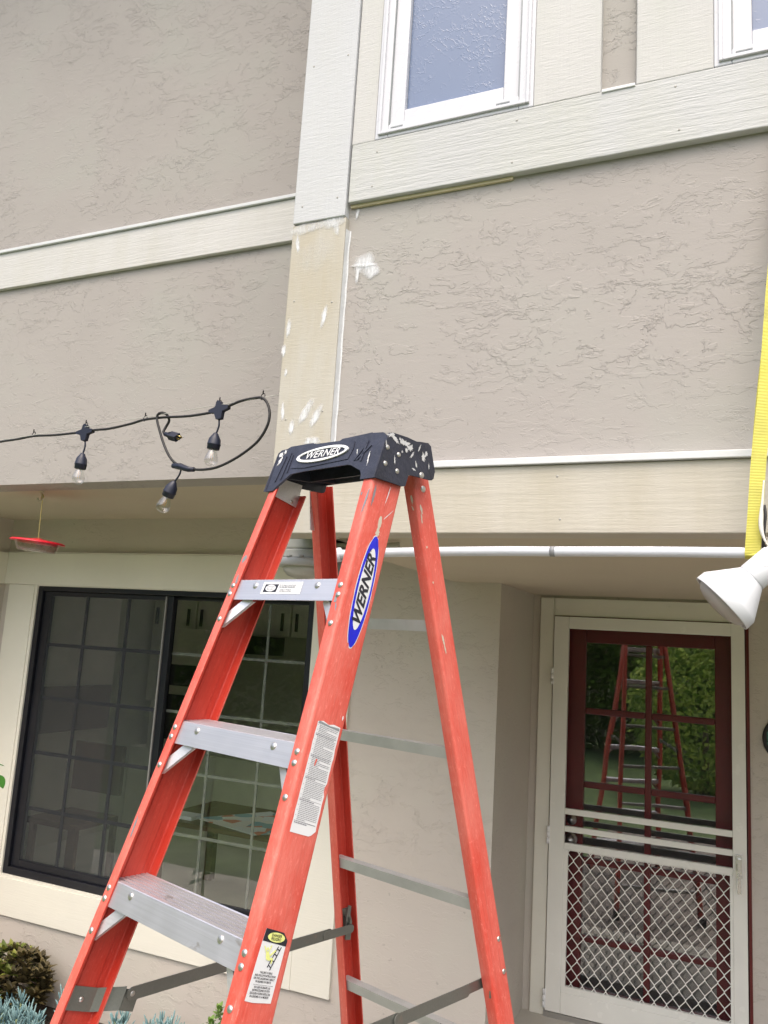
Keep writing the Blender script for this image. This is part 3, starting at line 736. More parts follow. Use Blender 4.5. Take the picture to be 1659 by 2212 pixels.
for s, nm in ((-1, 'left'), (1, 'right')):
    RAIL['F', s] = make_rail('front_rail', lipF, s, AF, FL, DP, .03, 2.375, nm + ' front rail of faded orange fibreglass')
    RAIL['R', s] = make_rail('rear_rail', lipR, s, -AR, RFL, RDP, .03, 2.385, nm + ' rear rail of orange fibreglass')
def rivet(mb, o, d, r=.0062, h=.0032):
    mb.lathe([(r, -.001), (r, h * .25), (r * .86, h * .62), (r * .55, h * .9), (0.0001, h)], 14, T=axis_frame(o, d))
nF = Vector((0, math.cos(AF), -math.sin(AF))); nRr = Vector((0, math.cos(AR), math.sin(AR)))
# feet
for key, (o, F) in RAIL.items():
    s = key[1]; fl, dp = (FL, DP) if key[0] == 'F' else (RFL, RDP)
    lip = lipF if key[0] == 'F' else lipR; p = lip(s, 0)
    mb = MB(); mb.T = LW; sg = 1
    x0, x1 = sorted((p.x - s * .004, p.x + s * (fl + .006)))
    mb.box(x0, x1, p.y - .006, p.y + dp + .01, .012, .075); mb.obj('rubber_foot', 'cable', o, .004)
# rivets on flanges, labels in the rails' own space
rows_z = [LH - k * .3048 for k in range(7)]
for (kk, s), (o, F) in RAIL.items():
    mb = MB(); mb.T = LW
    if kk == 'F':
        for z in rows_z:
            for dz in (-.012, -.031, -.087):
                p = lipF(s, z + dz) + Vector((s * .0135, 0, 0)); rivet(mb, p, -nF)
        if s == 1:
            for z, v in ((2.095, .060), (1.79, .060)):
                pass
        objs(mb, 'rivet', 'rivet', o)
# steps
def step(kx):
    z = rows_z[kx]; hh = .043; dep = .078
    mb = MB(); mb.T = LW
    a = lipF(-1, z); b = lipF(1, z); e = FL - .0055
    f0 = lambda zz, off: (lipF(-1, zz).x - e, lipF(1, zz).x + e, lipF(1, zz).y + off)
    fo = .0053
    x0, x1, y0 = f0(z, fo); x0b, x1b, y0b = f0(z - hh, fo)
    # front face, folded lip, ribbed tread, rear face
    vs = [(x0, y0, z), (x1, y0, z), (x1b, y0b, z - hh), (x0b, y0b, z - hh)]
    mb.add(vs, [(0, 1, 2, 3)], 0)
    mb.add([(x0b, y0b, z - hh), (x1b, y0b, z - hh), (x1b, y0b + .014, z - hh), (x0b, y0b + .014, z - hh)], [(0, 1, 2, 3)], 0)
    mb.add([(x0b, y0b + .014, z - hh), (x1b, y0b + .014, z - hh), (x1b, y0b + .014, z - hh + .003), (x0b, y0b + .014, z - hh + .003)], [(0, 1, 2, 3)], 0)
    prof = [(0, 0), (.0015, .0012)]
    nr = 6; wd = (dep - .006) / nr
    for i in range(nr):
        q = .003 + i * wd; prof += [(q, .0012), (q + wd * .68, .0012), (q + wd * .72, -.0022), (q + wd * .96, -.0022)]
    prof += [(dep - .001, .0012), (dep, 0), (dep, -.022), (dep - .003, -.022), (dep - .003, -.003), (.003, -.003)]
    n = len(prof)
    V = [(x0, y0 + p[0], z + p[1]) for p in prof] + [(x1, y0 + p[0], z + p[1]) for p in prof]
    mb.add(V, [(i, i + 1, n + i + 1, n + i) for i in range(n - 1)], 0)
    # inner skin of the front face
    mb.add([(x0, y0 + .003, z - .001), (x1, y0 + .003, z - .001), (x1b, y0b + .003, z - hh), (x0b, y0b + .003, z - hh)], [(0, 3, 2, 1)], 0)
    o = mb.obj('step', 'alu', lad)
    rv = MB(); rv.T = LW
    for s in (-1, 1):
        p = lipF(s, z - .012); p.x -= s * .058; p.y += fo; rivet(rv, p, -nF, .0072, .003)
    objs(rv, 'rivet', 'rivet', o)
    for s in (-1, 1):
        br = MB(); br.T = LW
        lo = lipF(s, z - .098); p0 = Vector((lo.x + s * .016, lo.y + .0062, lo.z)); hi = lipF(s, z - hh + .004); p1 = Vector((hi.x - s * .040, hi.y + .020, hi.z))
        d = (p1 - p0).normalized(); side = Vector((d.z, 0, -d.x)).normalized()
        for t_ in (0,):
            a_ = .010
            q = [p0 - side * a_, p0 + side * a_, p1 + side * a_, p1 - side * a_]
            th = Vector((0, .0022, 0))
            br.add([*q, *[v + th for v in q]], [(0, 1, 2, 3), (7, 6, 5, 4), (0, 4, 5, 1), (1, 5, 6, 2), (2, 6, 7, 3), (3, 7, 4, 0)])
            fl2 = Vector((0, .009, 0))
            for e0, e1 in ((q[0], q[3]), (q[1], q[2])):
                br.add([e0, e1, e1 + fl2, e0 + fl2], [(0, 1, 2, 3)])
        br.obj('step_brace', 'brace', o)
    return o
steps = [step(i) for i in range(7)]
# rear rungs
for i, kx in enumerate((.20, 1.113, 2.187, 3.227, 4.2, 5.2, 6.2)):
    z = LH - kx * .3048; a = lipR(-1, z); b = lipR(1, z)
    mb = MB(); mb.T = LW
    x0, x1 = a.x - .024, b.x + .024; y = a.y + .007
    prof = [(0, 0), (.027, .0), (.027, -.012), (.0245, -.012), (.0245, -.0025), (.0028, -.0025), (.0028, -.025), (0, -.025)]
    pts = [(p[0] + (-p[1]) * TB * (1 if p[1] < -.005 and p[0] < .01 else 0), p[1]) for p in prof]
    n = len(pts); V = [(x0, y + p[0], z + p[1]) for p in pts] + [(x1, y + p[0], z + p[1]) for p in pts]
    mb.add(V, [(j, (j + 1) % n, n + (j + 1) % n, n + j) for j in range(n)])
    mb.obj('rear_rung', 'rung', lad)
# spreaders
def spreader(s):
    mb = MB(); mb.T = LW
    pf = lipF(s, 1.318); pr = lipR(s, 1.285)
    xf = pf.x + s * .010; xr = pr.x + s * .006
    A = Vector((xf - s * .018, pf.y + DP + .045, 1.305)) ; B = Vector((xr - s * .012, pr.y + .022, 1.283))
    Mid = A.lerp(B, .52)
    def bar(p, q, w_=.0125, t=.0026, ox=0.0):
        d = (q - p).normalized(); up = Vector((0, -d.z, d.y)).normalized()
        th = Vector((t, 0, 0)); o_ = Vector((ox, 0, 0)); n = 10; pts = []
        for k in range(n + 1):
            a = math.pi / 2 + math.pi * k / n; pts.append(p + (d * math.cos(a) + up * math.sin(a)) * w_)
        for k in range(n + 1):
            a = -math.pi / 2 + math.pi * k / n; pts.append(q + (d * math.cos(a) + up * math.sin(a)) * w_)
        V = [v + o_ for v in pts] + [v + o_ + th for v in pts]; m_ = len(pts)
        mb.add(V, [tuple(range(m_)), tuple(range(m_, 2 * m_))[::-1]] + [(i, (i + 1) % m_, m_ + (i + 1) % m_, m_ + i) for i in range(m_)])
    bar(A, Mid, ox=-s * .002); bar(Mid, B.lerp(A, .12), ox=s * .002)
    bar(B.lerp(A, .14) + Vector((s * .002, 0, 0)), B, .0105, ox=-s * .0035)
    sp = mb.obj('spreader_bar', 'zinc', lad, 0, ('left' if s < 0 else 'right') + ' folding spreader bar')
    rv = MB(); rv.T = LW
    for p in (A, Mid, B): rivet(rv, p + Vector((-s * .003, 0, 0)), (-s, 0, 0), .006, .003)
    objs(rv, 'rivet', 'rivet', sp)
    # angled bracket on the inside of the front rail, clip on the rear rail
    mb = MB(); mb.T = LW
    xi = pf.x + s * (FL - .0062); z0, z1 = 1.300, 1.345
    def yb(z): return lipF(s, z).y
    def plate(P1, P2, h, t=.0022):
        d = Vector((0, math.sin(AF), math.cos(AF))) * h; nn = (P2 - P1).cross(d).normalized() * t
        q = [P1, P2, P2 + d, P1 + d]; mb.add([*q, *[v + nn for v in q]], [(0, 1, 2, 3), (7, 6, 5, 4), (0, 4, 5, 1), (1, 5, 6, 2), (2, 6, 7, 3), (3, 7, 4, 0)])
    y0 = yb(z0)
    P1 = Vector((xi - s * .002, y0 + .008, z0)); P2 = P1 + nF * .062; P3 = Vector((A.x + s * .004, A.y - .022, z0 - .022)); P4 = Vector((A.x + s * .004, A.y + .008, z0 - .032))
    plate(P1, P2, .042); plate(P2, P3, .042); plate(P3, P4, .038)
    b = mb.obj('spreader_bracket', 'zinc', lad, 0)
    rv = MB(); rv.T = LW; rivet(rv, P1 + nF * .034 + Vector((-s * .0035, .005, .02)), (-s, 0, 0), .005, .003); objs(rv, 'rivet', 'rivet', b)
    mb = MB(); mb.T = LW
    mb.prism([(B.y - .008, 1.255), (B.y + .010, 1.252), (B.y + .012, 1.295), (B.y + .004, 1.315), (B.y + .006, 1.335), (B.y - .004, 1.338), (B.y - .010, 1.31)], 'x', B.x + s * .004, B.x + s * .0075)
    mb.prism([(B.y - .02, 1.262), (B.y + .02, 1.262), (B.y + .02, 1.325), (B.y - .02, 1.325)], 'x', xr + s * .012, xr + s * .0155)
    mb.box(min(B.x + s * .004, xr + s * .0155), max(B.x + s * .004, xr + s * .0155), B.y - .006, B.y + .006, 1.27, 1.31)
    mb.obj('spreader_clip', 'zinc', lad)
spreader(-1); spreader(1)
for s in (-1, 1):
    rv = MB(); rv.T = LW
    for z, v in ((1.37, .045), (1.30, .045)):
        p = lipR(s, z) + Vector((s * (RFL + .0002), 0, 0)) + nRr * v; rivet(rv, p, (s, 0, 0), .006, .003)
    objs(rv, 'rivet', 'rivet', RAIL['R', s][0])

# top cap
def smooth_cap():
    zb = LH; S = .1765
    def fy(z): return (z - LH) * TA - .004
    t = .0045
    # front panel (outline in x,z), lies on the raked front plane
    fo = [(-.180, .214), (-.148, .214), (-.139, .224), (-.104, .251), (-.06, .2535), (.081, .2545), (.094, .251), (.126, .236), (.133, .224), (.134, .215), (S, .215), (S, .300), (.168, .314), (.158, .319), (.127, .322), (.126, .3235), (.036, .3205), (.030, .3165), (-.054, .3195), (-.060, .3235), (-.137, .324), (-.148, .3195), (-.166, .3185), (-S, .312)]
    mb = MB(); mb.T = LW
    n = len(fo)
    F0 = [(x, fy(zb + z), zb + z) for x, z in fo]; F1 = [(x * .975, fy(zb + z) + t, zb + z - (.0005)) for x, z in fo]
    mb.add(F0 + F1, [tuple(range(n)), tuple(range(n, 2 * n))[::-1]] + [(i, (i + 1) % n, n + (i + 1) % n, n + i) for i in range(n)])
    # two end panels with the notch between the legs
    side = [(fy(zb + .215), .215), (.152, .212), (.160, .214), (.169, .241), (.247, .243), (.253, .248), (.256, .264), (.238, .317), (.229, .322), (.200, .3185), (.190, .3165), (.160, .319), (.112, .3185), (.104, .316), (fy(zb + .300), .300)]
    for s in (-1, 1):
        m_ = len(side)
        A_ = [(s * S, y, zb + z) for y, z in side]; B_ = [(s * (S - t), y, zb + z) for y, z in side]
        mb.add(A_ + B_, [tuple(range(m_)), tuple(range(m_, 2 * m_))[::-1]] + [(i, (i + 1) % m_, m_ + (i + 1) % m_, m_ + i) for i in range(m_)])
    # deck, back rim, web ribs
    mb.box(-S + .004, S - .004, .100, .236, zb + .304, zb + .3125)
    mb.prism([(.226, .3215), (.240, .3165), (.254, .262), (.249, .262), (.2345, .312)][::1], 'x', -S + .003, S - .003, T=Matrix.Translation((0, 0, zb)))
    for x in (-.128, .120):
        mb.prism([(.085, .244), (.098, .304), (.232, .304), (.245, .262), (.165, .250)], 'x', x - .002, x + .002, T=Matrix.Translation((0, 0, zb)))
    mb.prism([(.160, .250), (.165, .250), (.165, .304), (.160, .304)], 'x', -.127, .119, T=Matrix.Translation((0, 0, zb)))
    cap = mb.obj('top_cap', 'cap', lad, .0022)
    # moulded ribs and the badge
    fr = MB(); up = Vector((0, math.sin(AF), math.cos(AF)))
    def FP(x, z, off=0.0): v = Vector((x, fy(zb + z), zb + z)) - nF * off; return v
    def pan(mbx, pts, off, th, mi=0):
        n = len(pts); a = [FP(x, z, off) for x, z in pts]; b = [FP(x, z, off - th) for x, z in pts]
        mbx.add(a + b, [tuple(range(n))] + [(i, (i + 1) % n, n + (i + 1) % n, n + i) for i in range(n)], mi)
    fr.T = LW
    for (x0, z0, x1, z1) in ((-.150, .236, -.140, .300), (-.132, .240, -.126, .306), (-.118, .256, -.118, .300), (.098, .262, .122, .300), (.106, .262, .136, .292), (.118, .258, .122, .305)):
        pan(fr, [(x0 - .0018, z0), (x0 + .0018, z0), (x1 + .0018, z1), (x1 - .0018, z1)], .0022, .003)
    pan(fr, [(-.108, .266), (-.060, .2615), (.076, .2675), (.083, .290), (.080, .3085), (-.100, .3085)], .0016, .002)
    fr.obj('moulded_rib', 'cap', cap, .0008)
    bd_ = MB(); bd_.T = LW; cx, cz = -.012, .2885
    T = frame(FP(cx, cz, .0022), Vector((1, 0, 0)), up, -nF)
    def ell(a, b, z, k=40, sk=.0): return [(a * math.cos(2 * math.pi * i / k) + sk * b * math.sin(2 * math.pi * i / k), b * math.sin(2 * math.pi * i / k), z) for i in range(k)]
    def rim(a, b, a2, b2, z0, z1, mi, sk=.0, T=T):
        k = 40; o1 = ell(a, b, z0, k, sk); o2 = ell(a, b, z1, k, sk); i2 = ell(a2, b2, z1, k, sk); i0 = ell(a2, b2, z0, k, sk)
        V = o1 + o2 + i2 + i0; fs = []
        for j in range(3): fs += [(j * k + i, j * k + (i + 1) % k, (j + 1) * k + (i + 1) % k, (j + 1) * k + i) for i in range(k)]
        bd_.add(V, fs, mi, T=T)
    rim(.082, .0185, .073, .0128, 0, .003, 0, .6)
    bd_.quadpts(ell(.073, .0128, .0006, 40, .6), 1, T)
    bd_.text('WERNER', .0255, T @ Matrix.Translation((.001, 0, .0026)), 0, .3, .012, 1.08)
    bd_.obj('badge', ['white_print', 'cap'], cap)
    rv = MB(); rv.T = LW
    for s in (-1, 1):
        for y, z in ((.098, .284), (.134, .276), (.094, .249), (.132, .240), (.212, .247)):
            rivet(rv, Vector((s * S, y, zb + z)), (s, 0, 0), 0.0056 if y < .2 else .0072, .0028)
    objs(rv, 'rivet', 'rivet', cap)
    # paint on the cap
    def blob(mbx, c, a, b, rot, u, v, nrm, seed, k=44, rough=1.0, off=.0009):
        pts = []
        for i in range(k):
            t_ = 2 * math.pi * i / k; q = 1 + rough * mnoise.noise(Vector((math.cos(t_) * 3.1, math.sin(t_) * 3.1, seed)))
            x, y = a * math.cos(t_) * q, b * math.sin(t_) * q
            x, y = x * math.cos(rot) - y * math.sin(rot), x * math.sin(rot) + y * math.cos(rot)
            pts.append(Vector(c) + u * x + v * y + nrm * off)
        cen = Vector(c) + nrm * off
        mbx.add([cen] + pts, [(0, i + 1, (i + 1) % k + 1) for i in range(k)])
    pm = MB(); pm.T = LW; ux, uz, un = Vector((0, 1, 0)), Vector((0, 0, 1)), Vector((1, 0, 0))
    for i, (y, z, a, b, ro) in enumerate([(.118, .308, .017, .006, -.5), (.106, .313, .011, .005, .3), (.150, .305, .016, .009, -.2), (.168, .298, .010, .008, .5), (.138, .306, .010, .005, -.8), (.214, .288, .007, .011, .2), (.222, .297, .005, .006, 0), (.190, .266, .003, .010, .3), (.175, .284, .003, .011, -.6), (.156, .290, .005, .006, .1), (.092, .290, .002, .009, .2), (.198, .305, .002, .012, -.4), (.120, .262, .002, .012, .1), (.142, .284, .003, .004, 0), (.232, .270, .002, .009, .1), (.182, .254, .006, .003, 0)]):
        blob(pm, (S, y, zb + z), a * .8, b * .72, ro, ux, uz, un, i * 2.7, off=.0008 + i * .00012)
    for i, (x, z, a, b, ro) in enumerate([(-.158, .290, .004, .012, -.4), (-.163, .306, .006, .006, 0), (-.150, .312, .004, .005, .2), (.140, .262, .002, .014, .1), (.10, .28, .001, .010, .4)]):
        blob(pm, FP(x, z), a, b, ro, Vector((1, 0, 0)), up, -nF, 40 + i * 2.1, off=.001 + i * .00012)
    objs(pm, 'paint_splatter', 'dried_paint', cap)
    # bolts / plates below the cap
    pl = MB(); pl.T = LW
    for s in (-1, 1):
        q = lipF(s, zb + .235); pl.prism([(q.y + .006, zb + .205), (q.y + .075, zb + .188), (q.y + .088, zb + .245), (q.y + .015, zb + .25)], 'x', s * (abs(q.x) + FL - .0085), s * (abs(q.x) + FL - .0062))
    for s in (-1,):
        q = lipR(s, zb + .23); xx = q.x + s * (RFL - .0085)
        pl.prism([(q.y + .006, zb + .150), (q.y + .030, zb + .150), (q.y + .018, zb + .25), (q.y - .006, zb + .25)], 'x', xx, xx + s * .002)
    objs(pl, 'gusset_plate', 'brace', lad)
    rv = MB(); rv.T = LW
    q = lipR(-1, zb + .2)
    for z in (.165, .225): rivet(rv, Vector((lipR(-1, zb + z).x - RFL + .0085, lipR(-1, zb + z).y + .016, zb + z)), (1, 0, 0), .006, .004)
    rivet(rv, Vector((lipF(-1, zb + .2).x - FL + .0085, lipF(-1, zb + .2).y + .07, zb + .2)), (1, 0, 0), .005, .004)
    p = lipR(1, zb + .222) + Vector((RFL, .0, 0)) + nRr * .03; rivet(rv, p, (1, 0, 0), .008, .003)
    objs(rv, 'rivet', 'rivet', lad)
    return cap
smooth_cap()

# stickers on the right front rail, drawn in the plane of its web (v = towards the back, t = up the rail)
o_r, F_r = RAIL['F', 1]
def WP(v, t, off=.0006): return LW @ F_r @ Vector((FL + off, v, t))
Xr = (LW @ F_r).to_3x3() @ Vector((1, 0, 0)); Yr = (LW @ F_r).to_3x3() @ Vector((0, 1, 0)); Zr = (LW @ F_r).to_3x3() @ Vector((0, 0, 1))
def web_T(v, t, off, base, up): return frame(WP(v, t, off), base, up, Xr)
# oval brand sticker
mb = MB(); T = web_T(.0495, 2.2445, .0005, Zr, -Yr)
K = 56
def oval(a, b, off, mi, rag=0.0, sk=0.0, cx=0):
    pts = []
    for i in range(K):
        t_ = 2 * math.pi * i / K; q = 1 - rag * max(0, mnoise.noise(Vector((math.cos(t_) * 6, math.sin(t_) * 6, 3.0))))
        y = b * math.sin(t_) * q; pts.append((cx + a * math.cos(t_) * q + sk * y, y, off))
    mb.add([(cx, 0, off)] + pts, [(0, i + 1, (i + 1) % K + 1) for i in range(K)], mi, T=T)
oval(.1205, .0245, 0, 0, .10, .15); oval(.1180, .0225, .0004, 1, .03, .15); oval(.0865, .0172, .0008, 0, .0, .15, .004)
mb.text('WERNER', .0335, T @ Matrix.Translation((.0, 0, .0013)), 2, .35, .035, 1.10)
mb.text('®', .008, T @ Matrix.Translation((.083, .008, .0013)), 2)
mb.obj('brand_sticker', ['white_print', 'blue_print', 'black_print'], o_r, 0, 'blue and white oval brand sticker')
# worn instruction sheet
mb = MB()
edge = [(.0168, 1.9745), (.030, 1.9785), (.045, 1.9755), (.058, 1.9795), (.0763, 1.9790)]
rgt = [(.0765 + .0016 * mnoise.noise(Vector((0, t * 60, 1))) - (.0035 if 1.86 < t < 1.875 else 0) - (.003 if 1.915 < t < 1.922 else 0), t) for t in [1.975 - i * .0075 for i in range(25)]]
lft = [(.0160 + .0014 * mnoise.noise(Vector((9, t * 70, 1))), t) for t in [1.787 + i * .0075 for i in range(25)]]
outl = edge + rgt + [(.068, 1.787), (.062, 1.7845), (.0158, 1.7838)] + lft
cen = (.046, 1.88); n = len(outl)
mb.add([WP(*cen, .0006)] + [WP(a, b, .0006) for a, b in outl], [(0, i + 1, (i + 1) % n + 1) for i in range(n)], 0)
random.seed(3); t = 1.969; ln = 0
while t > 1.798:
    head = ln % 13 == 6
    v = .0195 if head else .0235; hgt = .0016 if head else .0010
    ve = .072 if not head else .050 + random.random() * .02
    if random.random() < .16: ve = .045
    if head: mb.quadpts([WP(.019, t + .0022, .0010), WP(.073, t + .0022, .0010), WP(.073, t + .0027, .0010), WP(.019, t + .0027, .0010)], 1)
    while v < ve:
        w_ = .002 + random.random() * .005; v1 = min(v + w_, ve)
        mb.quadpts([WP(v, t - hgt / 2, .0010), WP(v1, t - hgt / 2, .0010), WP(v1, t + hgt / 2, .0010), WP(v, t + hgt / 2, .0010)], 1); v = v1 + .0009
    if ln % 3 == 0: mb.quadpts([WP(.0190, t - .0006, .0010), WP(.0202, t - .0006, .0010), WP(.0202, t + .0006, .0010), WP(.0190, t + .0006, .0010)], 1)
    t -= .0029; ln += 1
mb.quadpts([WP(.018, 1.972, .0012), WP(.075, 1.972, .0012), WP(.074, 1.977, .0012), (WP(.05, 1.9745, .0012)), WP(.020, 1.9765, .0012)], 2)
mb.add([WP(.0335, 1.9115, .0013), WP(.0385, 1.9118, .0013), WP(.0350, 1.8985, .0013), WP(.0332, 1.900, .0013)], [(0, 1, 2, 3)], 3)
mb.obj('instruction_sticker', ['white_print', 'grey_print', 'gasket', 'fib_out'], o_r, 0, 'torn white instruction sheet')
# danger sticker
mb = MB()
body = [(.0190, 1.6345), (.0605, 1.6320), (.0725, 1.6215), (.0715, 1.6130), (.0690, 1.5290), (.0300, 1.5275), (.0112, 1.5290), (.0170, 1.6160)]
mb.quadpts([WP(a, b, .0006) for a, b in body], 0)
mb.quadpts([WP(a, b, .0010) for a, b in [(.0190, 1.6345), (.0605, 1.6320), (.0725, 1.6215), (.0715, 1.6125), (.0172, 1.6158)]], 1)
T = web_T(.0455, 1.6232, .0014, Yr, Zr)
mb.quadpts([(.0195 * math.cos(a * .2094), .0072 * math.sin(a * .2094), 0) for a in range(30)], 2, T)
mb.text('DANGER', .0058, T @ Matrix.Translation((0, .0026, .0004)), 1, 0, .02); mb.text('PELIGRO', .0058, T @ Matrix.Translation((0, -.0027, .0004)), 1, 0, .02)
def L_(pts, mi, off=.0012): mb.quadpts([WP(a, b, off) for a, b in pts], mi)
def bar2(a, b, w_, mi, off=.0012):
    d = Vector((b[0] - a[0], b[1] - a[1])).normalized(); nx, ny = -d.y * w_, d.x * w_
    L_([(a[0] + nx, a[1] + ny), (a[0] - nx, a[1] - ny), (b[0] - nx, b[1] - ny), (b[0] + nx, b[1] + ny)], mi, off)
bar2((.0410, 1.5790), (.0555, 1.6110), .0009, 1); bar2((.0480, 1.5755), (.0620, 1.6105), .0009, 1)
for q in (.12, .38, .64, .88): bar2((.0410 + .0145 * q, 1.5790 + .032 * q), (.0480 + .014 * q, 1.5755 + .035 * q - .001), .0008, 1)
L_([(.0290, 1.6025), (.0365, 1.6010), (.0420, 1.5930), (.0375, 1.5885), (.0335, 1.5905)], 2, .0016)
bar2((.0300, 1.6015), (.0245, 1.6085), .0011, 2, .0017); bar2((.0355, 1.6010), (.0395, 1.6110), .0011, 2, .0018); bar2((.0405, 1.5960), (.0510, 1.6050), .0013, 2, .0019)
bar2((.0390, 1.5900), (.0475, 1.5925), .0017, 2, .0020); bar2((.0475, 1.5925), (.0465, 1.5850), .0014, 2, .0021)
L_([(.0315 + .0022 * math.cos(a), 1.6055 + .0024 * math.sin(a)) for a in [i * .785 for i in range(8)]], 2, .0022)
for i, s_ in enumerate(('FAILURE TO READ', 'AND FOLLOW INSTRUCTIONS', 'ON THIS LADDER MAY RESULT', 'IN INJURIES OR DEATH')):
    mb.text(s_, .0042, web_T(.0425 - i * .0006, 1.5710 - i * .0044, .0012, Yr, Zr), 1, 0, .02, .80)
L_([(.020, 1.5530), (.064, 1.5530), (.064, 1.5534), (.020, 1.5534)], 1)
for i, s_ in enumerate(('NO LEER NI SEGUIR LAS', 'INSTRUCCIONES DE ESTA', 'ESCALERA PODRIA RESULTAR', 'EN LESIONES O LA MUERTE')):
    mb.text(s_, .0042, web_T(.0412 - i * .0006, 1.5498 - i * .0044, .0012, Yr, Zr), 1, 0, .02, .80)
mb.obj('warning_sticker', ['white_print', 'black_print', 'yellow_print'], o_r, 0, 'black, yellow and white danger sticker with a falling figure')
# sticker on the top step
mb = MB(); z = LH; up = Vector((0, math.sin(AF), math.cos(AF)))
def SP(x, zz, off): v = Vector((x, (zz - LH) * TA + .0053, zz)) - nF * off; return LW @ v
def SQ(pts, mi, off): mb.quadpts([SP(a, b, off) for a, b in pts], mi)
def rag(x0, x1, z0, z1, k=16):
    p = [(x0 + (x1 - x0) * i / k, z1 + .0008 * mnoise.noise(Vector((i * .9, 0, 0)))) for i in range(k + 1)]
    return p + [(x1 - (x1 - x0) * i / k, z0 + .0008 * mnoise.noise(Vector((i * .9, 5, 0)))) for i in range(k + 1)]
SQ(rag(-.072, .054, LH - .0305, LH - .0045), 0, .0005)
SQ([(-.066, LH - .0265), (-.023, LH - .0265), (-.020, LH - .0095), (-.063, LH - .0095)], 1, .0009)
W3 = LW.to_3x3(); T = frame(SP(-.043, LH - .018, .0013), W3 @ Vector((1, 0, 0)), W3 @ up, -(W3 @ nF))
mb.quadpts([(.0165 * math.cos(a * .2094), .0076 * math.sin(a * .2094), 0) for a in range(30)], 0, T)
mb.text('DANGER', .0062, T @ Matrix.Translation((0, .0030, .0003)), 2); mb.text('PELIGRO', .0062, T @ Matrix.Translation((0, -.0030, .0003)), 2)
T = frame(SP(.010, LH - .0115, .0011), W3 @ Vector((1, 0, 0)), W3 @ up, -(W3 @ nF))
mb.text('Do Not Stand at or above this level.', .0040, T, 1, 0, .015, .88); mb.text('YOU CAN LOSE YOUR BALANCE.', .0042, T @ Matrix.Translation((-.001, -.0046, 0)), 1, .2, .02, .82)
mb.text('No se pare en o sobre este nivel', .0034, T @ Matrix.Translation((-.004, -.0098, 0)), 1, 0, .01, .8); mb.text('PUEDE PERDER SU EQUILIBRIO', .0036, T @ Matrix.Translation((-.004, -.0138, 0)), 1, 0, .01, .8)
mb.obj('step_sticker', ['white_print', 'black_print', 'grey_print'], steps[0], 0, 'black and white warning sticker on the top step')
# smudges of dried paint on rails and steps
def rail_dab(o, key, lst, matn, name='paint_dab'):
    F = LW @ RAIL[key][1]; mb = MB()
    for i, (face, v, t, a, b, ro) in enumerate(lst):
        fl, dp = (FL, DP) if key[0] == 'F' else (RFL, RDP); s = key[1]
        pts = []
        for k in range(22):
            t_ = 2 * math.pi * k / 22; q = 1 + .6 * mnoise.noise(Vector((math.cos(t_) * 2.3, math.sin(t_) * 2.3, i * 3.3)))
            x, y = a * math.cos(t_) * q, b * math.sin(t_) * q; x, y = x * math.cos(ro) - y * math.sin(ro), x * math.sin(ro) + y * math.cos(ro)
            off = .0006 + i * .00008
            pts.append(F @ (Vector((s * (fl + off), v + x, t + y)) if face == 'w' else Vector((s * (v + x), -off, t + y))))
        mb.quadpts(pts)
    return objs(mb, name, matn, o)
rail_dab(RAIL['F', 1][0], ('F', 1), [('w', .048, 2.392, .005, .017, 0), ('w', .048, 2.372, .006, .009, 0)], 'hookw')
rail_dab(RAIL['F', 1][0], ('F', 1), [('f', .022, 2.42, .003, .030, -.1), ('f', .010, 2.205, .004, .007, .2), ('f', .016, 2.19, .002, .008, .2), ('f', .006, 2.44, .002, .004, 0), ('w', .012, 2.44, .003, .02, 0)], 'grey_print', 'grime')
rail_dab(RAIL['F', 1][0], ('F', 1), [('w', .052, 2.46, .0012, .022, -.1), ('w', .066, 2.42, .0008, .02, -.6), ('w', .0765, 1.997, .0015, .004, 0)], 'white_print')
rail_dab(RAIL['R', 1][0], ('R', 1), [('f', .018, 2.41, .003, .010, 0), ('f', .017, 2.39, .002, .006, .3), ('w', .012, 2.385, .003, .010, .1), ('w', .008, 2.365, .002, .012, -.1), ('w', .016, 2.09, .003, .012, .1), ('w', .018, 2.07, .0025, .010, 0), ('w', .010, 2.30, .0025, .0025, 0), ('w', .012, 2.22, .002, .003, 0)], 'hookw')
rail_dab(RAIL['F', -1][0], ('F', -1), [('f', .012, 2.30, .006, .010, .3), ('f', .008, 2.25, .004, .012, -.2), ('f', .018, 2.22, .004, .007, 0), ('f', .012, 1.71, .003, .022, -.1)], 'grey_print', 'grime')

